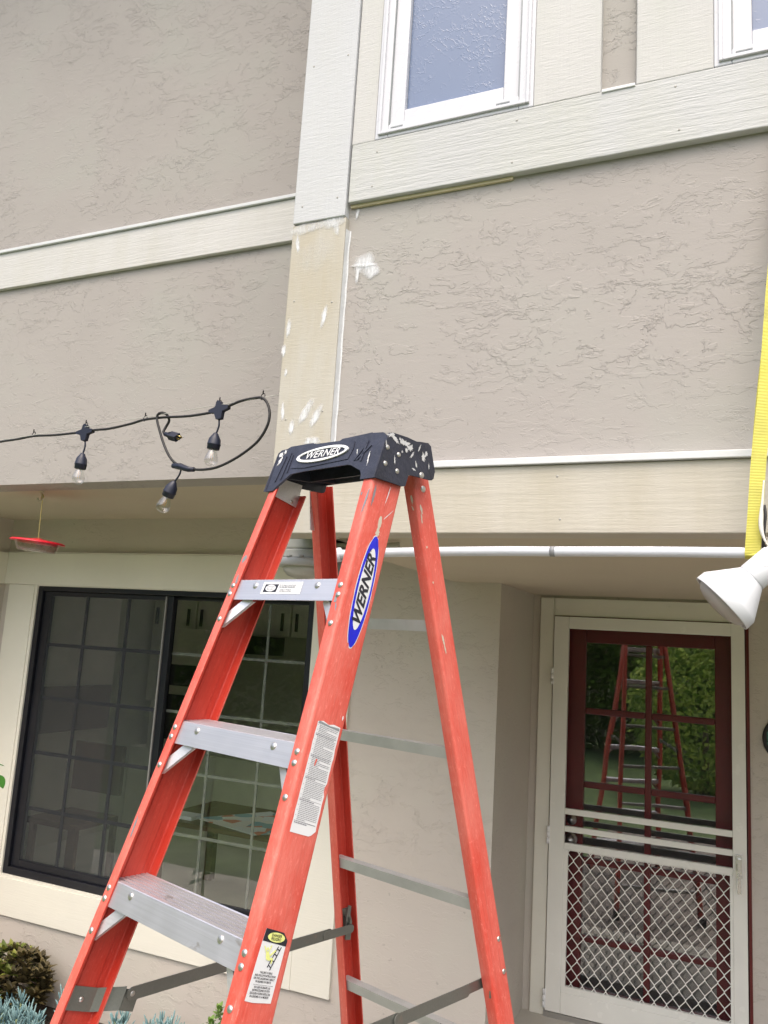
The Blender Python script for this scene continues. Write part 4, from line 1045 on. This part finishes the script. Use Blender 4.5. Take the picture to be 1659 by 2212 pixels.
# ------------------------------------------------------------------ string lights on a wire
A0 = Vector((-1.368, 2.196, 2.8005)); B0 = Vector((-2.8842, 2.40, 2.783))
dirw = (B0 - A0); far = A0 + dirw * 1.85; far = Vector((-4.46, far.y + .01, far.z - .02))
sag = lambda t: 0.0
wire = MB(); n = 30
wire.tube([A0.lerp(far, i / n) + Vector((0, 0, -.012 * math.sin(math.pi * i / n))) for i in range(n + 1)], .0011, 6)
o = wire.obj('guide_wire', 'galv'); tag(o, 'thin steel wire strung from the corner board across the left wall', 'wire')
sl = empty('string_lights', (-2.2, 2.32, 2.76), 'black string lights with clear bulbs and a looped end hanging from the wire', 'string lights')
cord = [(-4.40, 2.60, 2.735), (-4.0, 2.55, 2.742), (-3.6, 2.50, 2.752), (-3.2, 2.44, 2.750), (-2.879, 2.399, 2.761), (-2.763, 2.384, 2.763), (-2.655, 2.369, 2.767), (-2.520, 2.351, 2.760), (-2.375, 2.332, 2.758), (-2.295, 2.321, 2.760), (-2.198, 2.308, 2.758), (-2.087, 2.293, 2.766), (-2.012, 2.283, 2.775), (-1.910, 2.269, 2.774), (-1.791, 2.253, 2.767), (-1.678, 2.238, 2.770), (-1.617, 2.230, 2.782), (-1.557, 2.222, 2.796), (-1.498, 2.214, 2.800), (-1.459, 2.208, 2.796), (-1.433, 2.203, 2.770), (-1.421, 2.200, 2.733), (-1.428, 2.200, 2.693), (-1.459, 2.204, 2.649), (-1.514, 2.210, 2.612), (-1.585, 2.220, 2.582), (-1.653, 2.230, 2.567), (-1.732, 2.241, 2.569), (-1.813, 2.250, 2.591), (-1.854, 2.255, 2.619), (-1.891, 2.260, 2.667), (-1.927, 2.262, 2.738), (-1.939, 2.262, 2.775), (-1.925, 2.262, 2.790), (-1.906, 2.272, 2.786), (-1.899, 2.282, 2.765), (-1.912, 2.284, 2.742), (-1.916, 2.278, 2.722), (-1.898, 2.270, 2.710)]
def cr_spline(pts, k=6):
    P_ = [Vector(p) for p in pts]; out = []
    for i in range(len(P_) - 1):
        p0, p1, p2, p3 = P_[max(i - 1, 0)], P_[i], P_[i + 1], P_[min(i + 2, len(P_) - 1)]
        for j in range(k):
            t = j / k; out.append(.5 * ((2 * p1) + (-p0 + p2) * t + (2 * p0 - 5 * p1 + 4 * p2 - p3) * t * t + (-p0 + 3 * p1 - 3 * p2 + p3) * t ** 3))
    return out + [P_[-1]]
MB().tube(cr_spline(cord), .0046, 10).obj('cord', 'cable', sl)
def bulb_unit(top, sT, sB, bB, drop_from):
    sT, sB, bB = Vector(sT), Vector(sB), Vector(bB); d = (bB - sT).normalized()
    T = axis_frame(sT, d); Ls = (sB - sT).length; Lb = (bB - sB).length
    mb = MB()
    mid = Vector(drop_from).lerp(sT, .5) + Vector((.006, 0, 0))
    mb.tube(cr_spline([drop_from, mid, sT + d * .004], 6), .0032, 8)
    k = .0268
    mb.lathe([(.004, -.004), (.009, 0), (.014, Ls * .16), (.0205, Ls * .34), (.0225, Ls * .62), (.0235, Ls * .66), (.0235, Ls * .70), (.0225, Ls * .72), (.0215, Ls * .97), (.019, Ls), (0.001, Ls)], 20, T=T)
    so = mb.obj('socket', 'socket', sl)
    mb = MB(); z0 = Ls - .004
    mb.lathe([(.0125, z0), (.0145, z0 + .008), (.0185, z0 + Lb * .30), (.0228, z0 + Lb * .52), (.0242, z0 + Lb * .68), (.0225, z0 + Lb * .84), (.0165, z0 + Lb * .96), (.008, z0 + Lb * 1.02), (.0004, z0 + Lb * 1.04)], 24, T=T)
    bo = mb.obj('bulb', 'thin_glass', so)
    mb = MB()
    for q in (-.0035, .0035):
        mb.tube([T @ Vector((q * .6, 0, z0 + Lb * .12)), T @ Vector((q, .001, z0 + Lb * .62))], .0011, 6)
    mb.tube([T @ Vector((0, 0, z0)), T @ Vector((0, 0, z0 + Lb * .18))], [.006, .002], 8, 1)
    mb.obj('filament', ['filament', 'lampw'], so)
def star(c, ang=0.0):
    c = Vector(c); mb = MB()
    pts = [(-.040, .003), (-.040, -.006), (-.018, -.011), (-.010, -.036), (.010, -.036), (.016, -.010), (.040, -.004), (.040, .008), (.014, .012), (.008, .028), (-.002, .032), (-.008, .026), (-.012, .010)]
    pts = [(c.x + x * math.cos(ang) - z * math.sin(ang), c.z + x * math.sin(ang) + z * math.cos(ang)) for x, z in pts]
    mb.prism(pts, 'y', c.y - .009, c.y + .008); mb.obj('cord_junction', 'socket', sl, .003)
star((-2.335, 2.325, 2.756), .03); star((-1.647, 2.2335, 2.776), .12)
bulb_unit(None, (-2.336, 2.326, 2.669), (-2.342, 2.327, 2.609), (-2.346, 2.328, 2.548), (-2.333, 2.326, 2.728))
bulb_unit(None, (-1.653, 2.234, 2.690), (-1.659, 2.235, 2.635), (-1.666, 2.236, 2.575), (-1.646, 2.234, 2.745))
mb = MB(); mb.tube([(-1.835, 2.251, 2.588), (-1.80, 2.248, 2.583), (-1.765, 2.245, 2.572), (-1.735, 2.241, 2.569)], [.009, .012, .010, .008], 12); mb.obj('cord_junction', 'socket', sl)
bulb_unit(None, (-1.825, 2.254, 2.530), (-1.853, 2.257, 2.479), (-1.876, 2.260, 2.422), (-1.795, 2.248, 2.576))
mb = MB(); T = axis_frame((-1.903, 2.271, 2.712), Vector((.092, -.012, -.026)))
mb.lathe([(.001, 0), (.008, 0), (.009, .022), (.013, .026), (.014, .032)], 14, T=T); mb.prism([(-.014, -.011), (.014, -.011), (.014, .011), (-.014, .011)], 'z', .030, .070, T=T)
plug = mb.obj('plug', 'socket', sl, .002)
mb = MB()
for q in (-.0065, .0065): mb.prism([(q - .0010, -.0035), (q + .0010, -.0035), (q + .0010, .0035), (q - .0010, .0035)], 'z', .069, .086, T=T)
mb.tube([T @ Vector((0, .008, .069)), T @ Vector((0, .008, .089))], .0024, 8); mb.obj('prongs', 'brass', plug)
for i, c in enumerate(((-2.657, 2.369, 2.776), (-2.011, 2.283, 2.782), (-1.459, 2.208, 2.803), (-2.338, 2.326, 2.785), (-1.650, 2.234, 2.800))):
    c = Vector(c); mb = MB(); mb.tube([c + Vector((.008 * math.cos(a), .007 * math.sin(a) * .6, -.002 + .012 * math.sin(a))) for a in [k_ * .524 for k_ in range(13)]], .0016, 6)
    mb.tube([c + Vector((0, 0, .008)), c + Vector((.003, -.004, .019))], .0022, 6); mb.obj('cable_clip', 'cable', sl)

# ------------------------------------------------------------------ hummingbird feeder on its hook
hk = MB(); c = Vector((-3.31, 3.05, ZS))
hk.lathe([(.012, 0), (.012, -.004), (.004, -.008)], 14, T=Matrix.Translation(c))
hk.tube(cr_spline([c + Vector((0, 0, -.004)), c + Vector((.006, 0, -.020)), c + Vector((.016, 0, -.030)), c + Vector((.012, 0, -.048)), c + Vector((-.006, 0, -.052)), c + Vector((-.018, 0, -.044)), c + Vector((-.020, 0, -.034))]), .0038, 8)
o = hk.obj('ceiling_hook', 'hookw'); tag(o, 'small painted hook screwed into the soffit above the red feeder', 'hook')
fd = empty('bird_feeder', (-3.295, 3.05, 2.36), 'red and clear dish hummingbird feeder hanging on a brass rod', 'bird feeder')
tilt = Matrix.Translation((-3.292, 3.05, 2.425)) @ Matrix.Rotation(R(4), 4, 'Y') @ Matrix.Diagonal((.79, .79, .85, 1))
mb = MB(); mb.tube(cr_spline([(-3.298, 3.05, 2.640), (-3.304, 3.05, 2.655), (-3.300, 3.05, 2.668), (-3.290, 3.05, 2.655), (-3.297, 3.05, 2.635), (-3.294, 3.05, 2.52), (-3.291, 3.05, 2.435)]), .0028, 8); mb.obj('hanging_rod', 'brass', fd)
mb = MB(); mb.lathe([(.0005, .022), (.012, .021), (.03, .015), (.085, .010), (.12, .008), (.155, .004), (.170, -.004), (.166, -.009), (.13, -.006), (.12, -.016), (.108, -.017), (.02, -.010), (.0005, -.010)], 48, T=tilt)
mb.obj('lid', 'redpl', fd)
mb = MB(); mb.lathe([(.137, -.004), (.128, -.035), (.115, -.060), (.105, -.063), (.03, -.050), (.0005, -.049)], 48, T=tilt); mb.lathe([(.131, -.006), (.122, -.035), (.110, -.056), (.03, -.045), (.0005, -.044)], 48, T=tilt)
mb.obj('nectar_dish', 'clearpl', fd)
mb = MB()
for a in range(4):
    q = a * math.pi / 2 + .5; mb.lathe([(.012, .007), (.013, -.01), (.006, -.030)], 10, T=tilt @ Matrix.Translation((.09 * math.cos(q), .09 * math.sin(q), 0)))
mb.obj('feeding_port', 'clearpl', fd)

# ------------------------------------------------------------------ jelly-jar ceiling light under the beam end
fx = empty('porch_light', (-1.33, 2.40, ZC), 'grey weatherproof box light under the left end of the beam', 'porch light')
X0, X1, Y0, Y1 = -1.417, -1.262, 2.330, 2.455
MB().box(X0 + .010, X1 - .008, Y0 + .01, Y1 - .01, 2.310, ZC).obj('junction_box', 'galv', fx, .006)
MB().box(X0 - .006, X1 + .004, Y0, Y1, 2.279, 2.3085).obj('box_cover', 'galv', fx, .004)
mb = MB(); TT = Matrix.Translation((-1.337, 2.392, 0))
mb.lathe([(.060, 2.279), (.102, 2.277), (.108, 2.271), (.108, 2.256), (.102, 2.250), (.06, 2.250)], 36, T=TT)
for i in range(14):
    a = i * math.pi / 7; mb.tube([TT @ Vector((.100 * math.cos(a), .100 * math.sin(a), 2.276)), TT @ Vector((.100 * math.cos(a), .100 * math.sin(a), 2.282))], .009, 8)
mb.obj('clamp_ring', 'tape', fx, 0)
mb = MB(); mb.lathe([(.088, 2.250), (.086, 2.240), (.072, 2.222), (.04, 2.212), (.0005, 2.209)], 36, T=TT); mb.obj('lens', 'lens', fx)
mb = MB(); mb.tube([(-1.262, 2.40, 2.327), (-1.20, 2.40, 2.327)], .0105, 12); mb.tube([(-1.205, 2.40, 2.327), (-1.165, 2.40, 2.327)], .0145, 12); mb.tube([(-1.165, 2.40, 2.327), (-1.10, 2.40, 2.327), (-1.02, 2.41, 2.332)], .0105, 12)
mb.box(-1.235, -1.205, 2.385, 2.415, 2.225, 2.318, 1)
mb.obj('conduit', ['galv', 'pvc_grey'], fx, .002)

# ------------------------------------------------------------------ pipe, strap, flood lamp
PY = 2.06; kf = PY / 1.98
pp = empty('white_pipe', (-.4, PY, 2.26), 'long white pipe slung under the beam with a grey coupling band', 'pipe')
pts = [Vector((x * kf, PY, EYE + (z - EYE) * kf)) for x, z in ((-1.03, 2.247), (-.95, 2.2515), (-.883, 2.2545), (-.73, 2.2585), (-.55, 2.2615), (-.429, 2.262), (-.205, 2.2635), (.013, 2.263), (.6, 2.262), (1.4, 2.262))]
sp = cr_spline([tuple(p) for p in pts], 5); mb = MB(); mb.tube(sp, .0128, 20); mb.obj('pipe_run', 'pvc', pp)
c = Vector((-.429 * kf, PY, EYE + .252 * kf)); mb = MB(); mb.tube([c - Vector((.0065, 0, 0)), c + Vector((.0065, 0, 0))], .0134, 20); mb.obj('coupling_band', 'pvc_grey', pp)
c = pts[0]; mb = MB(); mb.tube([c - Vector((.012, 0, .004)), c + Vector((.020, 0, .001))], .0205, 20); mb.obj('end_cap', 'pvc', pp)
mb = MB(); mb.tube(cr_spline([(-.98 * kf, PY, 2.285), (-.98 * kf, PY + .05, 2.31), (-.98 * kf, YB + .04, 2.334)]), .003, 8); mb.obj('hanger_wire', 'galv', pp)
# yellow strap: front layer, loop under the pipe, rear layer leaning away
st = empty('ratchet_strap', (.02, PY, 2.25), 'yellow webbing strap looped round the white pipe, leaning up past the right edge', 'strap')
def ribbon(path, w_, matn, name, parent, t=.0016, tw=0.0):
    mb = MB(); P_ = [Vector(p) for p in path]; V = []
    for i, p in enumerate(P_):
        d = (P_[min(i + 1, len(P_) - 1)] - P_[max(i - 1, 0)]).normalized()
        side = Vector((math.cos(tw * i), math.sin(tw * i), 0)); side = (side - d * side.dot(d)).normalized(); nn = side.cross(d)
        V += [p - side * w_ / 2, p + side * w_ / 2, p + side * w_ / 2 + nn * t, p - side * w_ / 2 + nn * t]
    fs = []
    for i in range(len(P_) - 1):
        for k_ in range(4): fs.append((i * 4 + k_, i * 4 + (k_ + 1) % 4, (i + 1) * 4 + (k_ + 1) % 4, (i + 1) * 4 + k_))
    fs += [(3, 2, 1, 0), tuple(len(V) - 4 + k_ for k_ in range(4))]
    mb.add(V, fs, 0, False); return mb.obj(name, matn, parent, .0004)
zc = EYE + .253 * kf; sx = .0185 * kf
front = [(.140, YB - .004, 3.60), (.105, 2.12, 3.25), (.075, 2.085, 2.95), (.048 * kf + .006, 2.060, 2.70), (.034 * kf, 2.050, 2.50), (.0245 * kf, 2.0455, 2.36), (sx, PY - .0148, zc + .004)]
lp = [(sx, PY - .0148 * math.cos(a), zc - .0148 * math.sin(a)) for a in [i * math.pi / 10 for i in range(1, 10)]]
rear = [(sx + .001, PY + .0148, zc + .006), (sx + .006, PY + .010, 2.36), (sx + .016, PY + .012, 2.50), (sx + .034, PY + .020, 2.70), (sx + .066, PY + .030, 2.95), (.125, 2.11, 3.25), (.150, YB - .002, 3.60)]
ribbon(cr_spline(front + lp, 4) + cr_spline(rear, 4), .0335, 'strap', 'webbing', st)
mb = MB(); mb.tube([(.145, YB + .01, 3.60), (.145, YB - .03, 3.60), (.145, YB - .035, 3.63)], .005, 8); mb.obj('screw_hook', 'steel', st)
mb = MB()
for i in range(5): mb.tube([(.041 * kf + .0015 * i, PY + .0155 * math.cos(a), zc + .0155 * math.sin(a) + .001 * i) for a in [k_ * .349 for k_ in range(19)]], .0018, 6)
mb.tube(cr_spline([(.040 * kf, PY - .014, zc + .01), (.041 * kf, PY - .02, zc + .04), (.045 * kf, PY - .018, zc + .085), (.043 * kf, PY - .012, zc + .11)]), .0035, 6)
o = mb.obj('black_cord_wrap', 'cable'); tag(o, 'black cord wound round the white pipe beside the yellow strap', 'cord')
mb = MB(); tp = cr_spline([(.0445, PY - .030, zc + .165), (.041, PY - .031, zc + .12), (.037, PY - .031, zc + .075), (.0385, PY - .032, zc + .045), (.047, PY - .034, zc + .020), (.058, PY - .035, zc + .004), (.075, PY - .036, zc - .012), (.12, PY - .03, zc - .01)])
mb.tube(tp, [.0018 + .0035 * math.exp(-((i - 14) / 7.0) ** 2) for i in range(len(tp))], 6)
random.seed(5)
for i in range(16):
    q = Vector((.052, PY - .034, zc + .012)); mb.tube([q, q + Vector((random.uniform(-.004, .012), random.uniform(-.006, .003), random.uniform(.0, .022)))], .0005, 4)
o = mb.obj('white_string', 'twine'); tag(o, 'frayed white string knotted beside the yellow strap', 'string')
# flood lamp
fl_ = empty('flood_lamp', (.0, 1.80, 2.08), 'white bell shaped flood lamp pointing down to the left at the right edge', 'lamp')
C0 = Vector((-.0435, 1.80, 2.135)); C1 = Vector((.0078, 1.84, 2.1855)); ax = (C1 - C0).normalized(); ax = Vector((.725, .07, .685)).normalized()
T = axis_frame(C0, ax)
mb = MB(); mb.lathe([(.0665, .0015), (.0685, .0), (.0690, .002), (.0680, .020), (.0655, .024), (.0300, .078), (.0285, .080), (.0005, .080)], 56, T=T); mb.lathe([(.0665, .0015), (.0655, .020), (.03, .07), (.0005, .07)], 56, T=T)
mb.obj('shade', 'lampw', fl_)
mb = MB(); mb.lathe([(.0600, .012), (.0585, .001), (.0500, -.008), (.036, -.013), (.018, -.0155), (.0005, -.016)], 48, T=T); mb.lathe([(.0655, .010), (.060, .006)], 48, T=T)
mb.obj('lens', 'lens', fl_)
mb = MB(); mb.lathe([(.0300, .0795), (.0305, .083), (.0300, .140), (.0270, .142), (.0270, .200), (.0250, .203), (.0005, .203)], 40, T=T); mb.obj('lamp_holder', 'lampw', fl_)
mb = MB(); E_ = T @ Vector((0, 0, .19)); mb.tube(cr_spline([tuple(E_), tuple(E_ + ax * .05), (.26, 2.0, 2.40), (.33, 2.10, 2.43), (.34, YB - .02, 2.43)]), .011, 14); mb.obj('swivel_arm', 'lampw', fl_)
mb = MB(); mb.lathe([(.05, 0), (.05, .018), (.045, .022), (.0005, .022)], 30, T=axis_frame((.34, YB, 2.43), (0, -1, 0))); mb.obj('mounting_plate', 'lampw', fl_)
mb = MB(); e1 = ax.cross(Vector((0, -1, 0))).normalized(); rn = (Vector((0, -1, .25)) - ax * Vector((0, -1, .25)).dot(ax)).normalized(); tg = ax.cross(rn)
cc = C0 + ax * .116 + rn * .0302
mb.tube([cc + (ax * math.cos(a) + tg * math.sin(a)) * .0095 + rn * (-.0015 * abs(math.sin(a)) ** 2) for a in [k_ * .3142 for k_ in range(21)]], .0006, 5)
mb.obj('moulded_mark', 'lampw', fl_)

# ------------------------------------------------------------------ plaque by the door
pq = MB(); T = axis_frame((.196, YD, 1.668), (0, -1, 0))
pq.lathe([(.116, 0), (.120, .006), (.118, .014), (.108, .016), (.104, .012), (.0005, .012)], 48, 0, T)
pq.lathe([(.103, .0125), (.0005, .0128)], 12, 1, T)
for i in range(8):
    a = i * math.pi / 4; pq.tube([T @ Vector((.02 * math.cos(a), .02 * math.sin(a), .014)), T @ Vector((.104 * math.cos(a + .15), .104 * math.sin(a + .15), .014))], .0018, 6, 0)
o = pq.obj('wall_plaque', ['cable', 'terra']); tag(o, 'round green plaque with a dark rim on the wall right of the door', 'plaque')

# ------------------------------------------------------------------ plants in the bed
def leaf(mb, o, d, L, wd, curl=.2, th=0.0, k=5, mi=0):
    d = Vector(d).normalized(); side = d.cross(Vector((0, 0, 1)))
    if side.length < .1: side = Vector((1, 0, 0))
    side.normalize(); up = side.cross(d); V = []
    for i in range(k + 1):
        t = i / k; w_ = wd * math.sin(math.pi * min(1, .12 + .88 * t)) ** .8 * (1 if t < 1 else 0)
        c = Vector(o) + d * L * t - up * curl * L * t * t
        V += [c - side * w_ + up * w_ * .25, c, c + side * w_ + up * w_ * .25]
    fs = []
    for i in range(k): fs += [(i * 3, i * 3 + 1, i * 3 + 4, i * 3 + 3), (i * 3 + 1, i * 3 + 2, i * 3 + 5, i * 3 + 4)]
    mb.add(V, fs, mi, True)
def senecio(x, y, h, n_st, spread, lab, sd=1):
    GZ = -.19
    random.seed(sd); r_ = empty('blue_succulent', (x, y, GZ), lab, 'succulent', 'blue-green succulents in the bed')
    st_ = MB(); lf = MB()
    for i in range(n_st):
        a = random.random() * 6.28; q = spread * math.sqrt(random.random()); bx, by = x + q * math.cos(a), y + q * math.sin(a) * .6
        hh = h * random.uniform(.72, 1.0); lean = Vector((math.cos(a), math.sin(a), 0)) * q * .5
        pth = [Vector((bx, by, GZ)), Vector((bx, by, GZ + hh * .5)) + lean * .4, Vector((bx, by, GZ + hh * .85)) + lean]
        st_.tube(pth, [.006, .005, .004], 6)
        for j in range(34):
            t = .25 + .75 * j / 34; p = pth[0].lerp(pth[1], min(1, t * 2)) if t < .5 else pth[1].lerp(pth[2], t * 2 - 1)
            b = j * 2.4 + random.random() * .4; el = -.25 + 1.35 * t + random.uniform(-.3, .3)
            d = Vector((math.cos(b) * math.cos(el), math.sin(b) * math.cos(el), math.sin(el)))
            L = random.uniform(.04, .085); d2 = (d + Vector((0, 0, .5))).normalized()
            lf.tube([p, p + d * L * .5, p + d * L * .5 + d2 * L * .4, p + d * L * .5 + d2 * L * .55], [.0030, .0046, .0036, .0006], 5)
    st_.obj('stem', 'sen_stem', r_); lf.obj('leaves', 'senecio', r_)
senecio(-3.53, 3.46, .33, 9, .16, 'blue-green finger-leaved succulent at the lower left corner', 11)
senecio(-3.33, 3.40, .27, 6, .10, 'short blue-green succulent right of the one in the corner', 17)
senecio(-3.13, 3.50, .42, 4, .06, 'tall pale blue-green succulent beside the olive shrub', 12)
senecio(-2.90, 3.66, .27, 5, .10, 'blue-green succulent between the ladder rails, left one', 14)
senecio(-2.66, 3.68, .33, 5, .08, 'taller blue-green succulent between the ladder rails, right one', 15)
senecio(-2.48, 3.74, .27, 3, .05, 'lowest blue-green succulent near the ladder foot, mostly hidden', 16)
def rosette_shrub(x, y, h, rad, n_, lab):
    random.seed(21); r_ = empty('olive_shrub', (x, y, -.15), lab, 'shrub'); a_ = MB(); b_ = MB(); st_ = MB()
    for i in range(n_):
        u = random.uniform(-1, 1); a = random.random() * 6.28; q = math.sqrt(1 - u * u)
        p = Vector((x + rad * q * math.cos(a), y + rad * .7 * q * math.sin(a), -.14 + (h + .17) * ((u + 1) / 2) ** .8))
        m_ = a_ if (p.x - x) < .05 + random.uniform(-.08, .08) else b_
        if i % 5 == 0: st_.tube([(x, y, .05), p.lerp(Vector((x, y, .1)), .4), p], [.008, .005, .003], 5)
        for k_ in range(11):
            b = k_ * 2.4; el = .15 + .09 * k_; leaf(m_, p, (math.cos(b) * math.cos(el), math.sin(b) * math.cos(el), math.sin(el)), random.uniform(.045, .075), .0135, .1)
    st_.obj('stem', 'bark', r_); a_.obj('leaves', 'shrubA', r_); b_.obj('leaves', 'shrubB', r_, label='bronze tinted outer leaves')
rosette_shrub(-3.74, 3.66, .17, .23, 190, 'bushy olive and bronze leaved shrub at the lower left against the wall')
random.seed(31)
r_ = empty('jade_sprig', (-2.28, 3.62, .05), 'small bright green round-leaved plant at the bottom between the front rails', 'plant'); a_ = MB(); st_ = MB()
for i in range(9):
    x = -2.28 + random.uniform(-.13, .13); t = Vector((x, 3.62 + random.uniform(-.05, .05), .05 + random.uniform(.13, .25) - abs(x + 2.22) * .5)); st_.tube([(-2.28, 3.62, .05), (x * .5 - 1.14, 3.62, .12), t], [.005, .004, .003], 5)
    for k_ in range(12):
        b = k_ * 2.4; el = .1 + .1 * k_; leaf(a_, t - Vector((0, 0, .045 - .004 * k_)), (math.cos(b) * math.cos(el), math.sin(b) * math.cos(el), math.sin(el)), .036, .013, .15)
st_.obj('stem', 'sen_stem', r_); a_.obj('leaves', 'leafy', r_)
r_ = empty('leafy_plant', (-3.40, 3.0, .012), 'tall plant whose one green leaf pokes in at the left edge', 'plant'); a_ = MB(); st_ = MB()
st_.tube([(-3.40, 3.0, .012), (-3.42, 3.0, .7), (-3.38, 3.0, 1.34)], [.012, .009, .004], 8); st_.obj('stem', 'sen_stem', r_)
leaf(a_, (-3.36, 3.0, 1.272), (1, -.1, -.12), .125, .042, .25, k=8); leaf(a_, (-3.37, 3.0, 1.325), (1, .3, .05), .085, .014, .1)
random.seed(8)
for i in range(26):
    z = .35 + i * .036; b = random.uniform(1.4, 4.9); leaf(a_, (-3.40, 3.0, z), (math.cos(b), math.sin(b), .1), .11, .035, .3, k=6)
a_.obj('leaves', 'green', r_)

# ------------------------------------------------------------------ the garden behind the camera (seen in the glass)
def tree(x, y, h, cr_, n_, lab, sd, mat='tree'):
    random.seed(sd); r_ = empty('garden_tree', (x, y, 0), lab, 'tree', 'trees mirrored in the glass')
    st_ = MB(); st_.tube([(x, y, 0), (x + .1, y, h * .3), (x - .05, y + .1, h * .6)], [.20, .16, .09], 10)
    for i in range(6):
        a = i * 1.05; st_.tube([(x, y, h * .35 + i * .1), (x + cr_ * .6 * math.cos(a), y + cr_ * .6 * math.sin(a), h * .7)], [.06, .02], 6)
    st_.obj('trunk', 'bark', r_); lf = MB()
    cl = []
    for i in range(26):
        u = random.uniform(-1, 1); a = random.random() * 6.28; q = math.sqrt(1 - u * u) * random.uniform(.4, 1); cl.append(Vector((x + cr_ * q * math.cos(a), y + cr_ * q * math.sin(a), h * .68 + h * .30 * u)))
    for i in range(n_):
        c_ = random.choice(cl); p = c_ + Vector((random.gauss(0, 1), random.gauss(0, 1), random.gauss(0, .8))) * cr_ * .22
        d = Vector((random.uniform(-1, 1), random.uniform(-1, 1), random.uniform(-.8, .4))).normalized(); s_ = d.orthogonal().normalized() * random.uniform(.04, .07); L = d * random.uniform(.10, .18)
        lf.add([p, p + L * .5 + s_, p + L, p + L * .5 - s_], [(0, 1, 2, 3)])
    lf.obj('crown', mat, r_)
tree(-9.5, -5.5, 5.2, 2.0, 5000, 'broad dark garden tree left of the lawn, mirrored in the big window', 41)
tree(-13.5, -3.0, 6.0, 2.3, 5000, 'tallest garden tree at the far left, mirrored in the big window', 42)
tree(-4.2, -9.0, 4.8, 1.9, 5000, 'garden tree by the fence, mirrored in the door panes', 43)
random.seed(50); r_ = empty('hedge_bush', (-.6, -4.6, 0), 'bright green leafy bush mirrored in the right-hand door panes', 'bush'); lf = MB(); st_ = MB()
st_.tube([(-.6, -4.6, 0), (-.6, -4.6, 1.2)], [.08, .03], 8); st_.obj('stem', 'bark', r_)
for i in range(5200):
    u = random.uniform(-1, 1); a = random.random() * 6.28; q = math.sqrt(1 - u * u) * random.uniform(.75, 1.05)
    p = Vector((-.6 + 1.15 * q * math.cos(a), -4.6 + .8 * q * math.sin(a), 1.35 + 1.25 * u)); d = Vector((random.uniform(-1, 1), random.uniform(-1, 1), random.uniform(-1, .1))).normalized(); s_ = d.orthogonal().normalized() * .034
    L = d * random.uniform(.09, .15); lf.add([p, p + L * .5 + s_, p + L, p + L * .5 - s_], [(0, 1, 2, 3)])
lf.obj('leaves', 'hedge', r_)
def hedge(x0, x1, y, h, n_, lab, sd):
    random.seed(sd); r_ = empty('tall_hedge', ((x0 + x1) / 2, y, 0), lab, 'hedge', 'tall hedges mirrored in the glass'); lf = MB()
    for i in range(n_):
        p = Vector((random.uniform(x0, x1), y + random.gauss(0, .45), random.random() ** .8 * (h + .5 * math.sin(i)))); d = Vector((random.uniform(-1, 1), random.uniform(-1, 1), random.uniform(-1, .4))).normalized(); s_ = d.orthogonal().normalized() * .07
        L = d * random.uniform(.18, .3); lf.add([p, p + L * .5 + s_, p + L, p + L * .5 - s_], [(0, 1, 2, 3)])
    lf.obj('leaves', 'tree', r_)
hedge(-22, -7.5, -7.2, 3.8, 14000, 'long tall dark hedge left of the lawn, mirrored in the big window', 61)
hedge(-7.2, 3.0, -9.6, 3.2, 9000, 'shorter dark hedge in front of the board fence', 62)
mb = MB()
r_ = empty('wood_fence', (-4, -11, 0), 'grey board fence at the end of the lawn, mirrored in the glass', 'fence')
for i in range(170): mb.box(-24 + i * .2, -24 + i * .2 + .19, -11, -10.98, .02, 1.85 + .02 * math.sin(i * 3.3))
mb.obj('boards', 'fence', r_)
mb = MB()
for i in range(15): mb.box(-24 + i * 2.4, -24 + i * 2.4 + .1, -11.12, -11.0, 0, 1.9)
mb.obj('post', 'fence', r_)
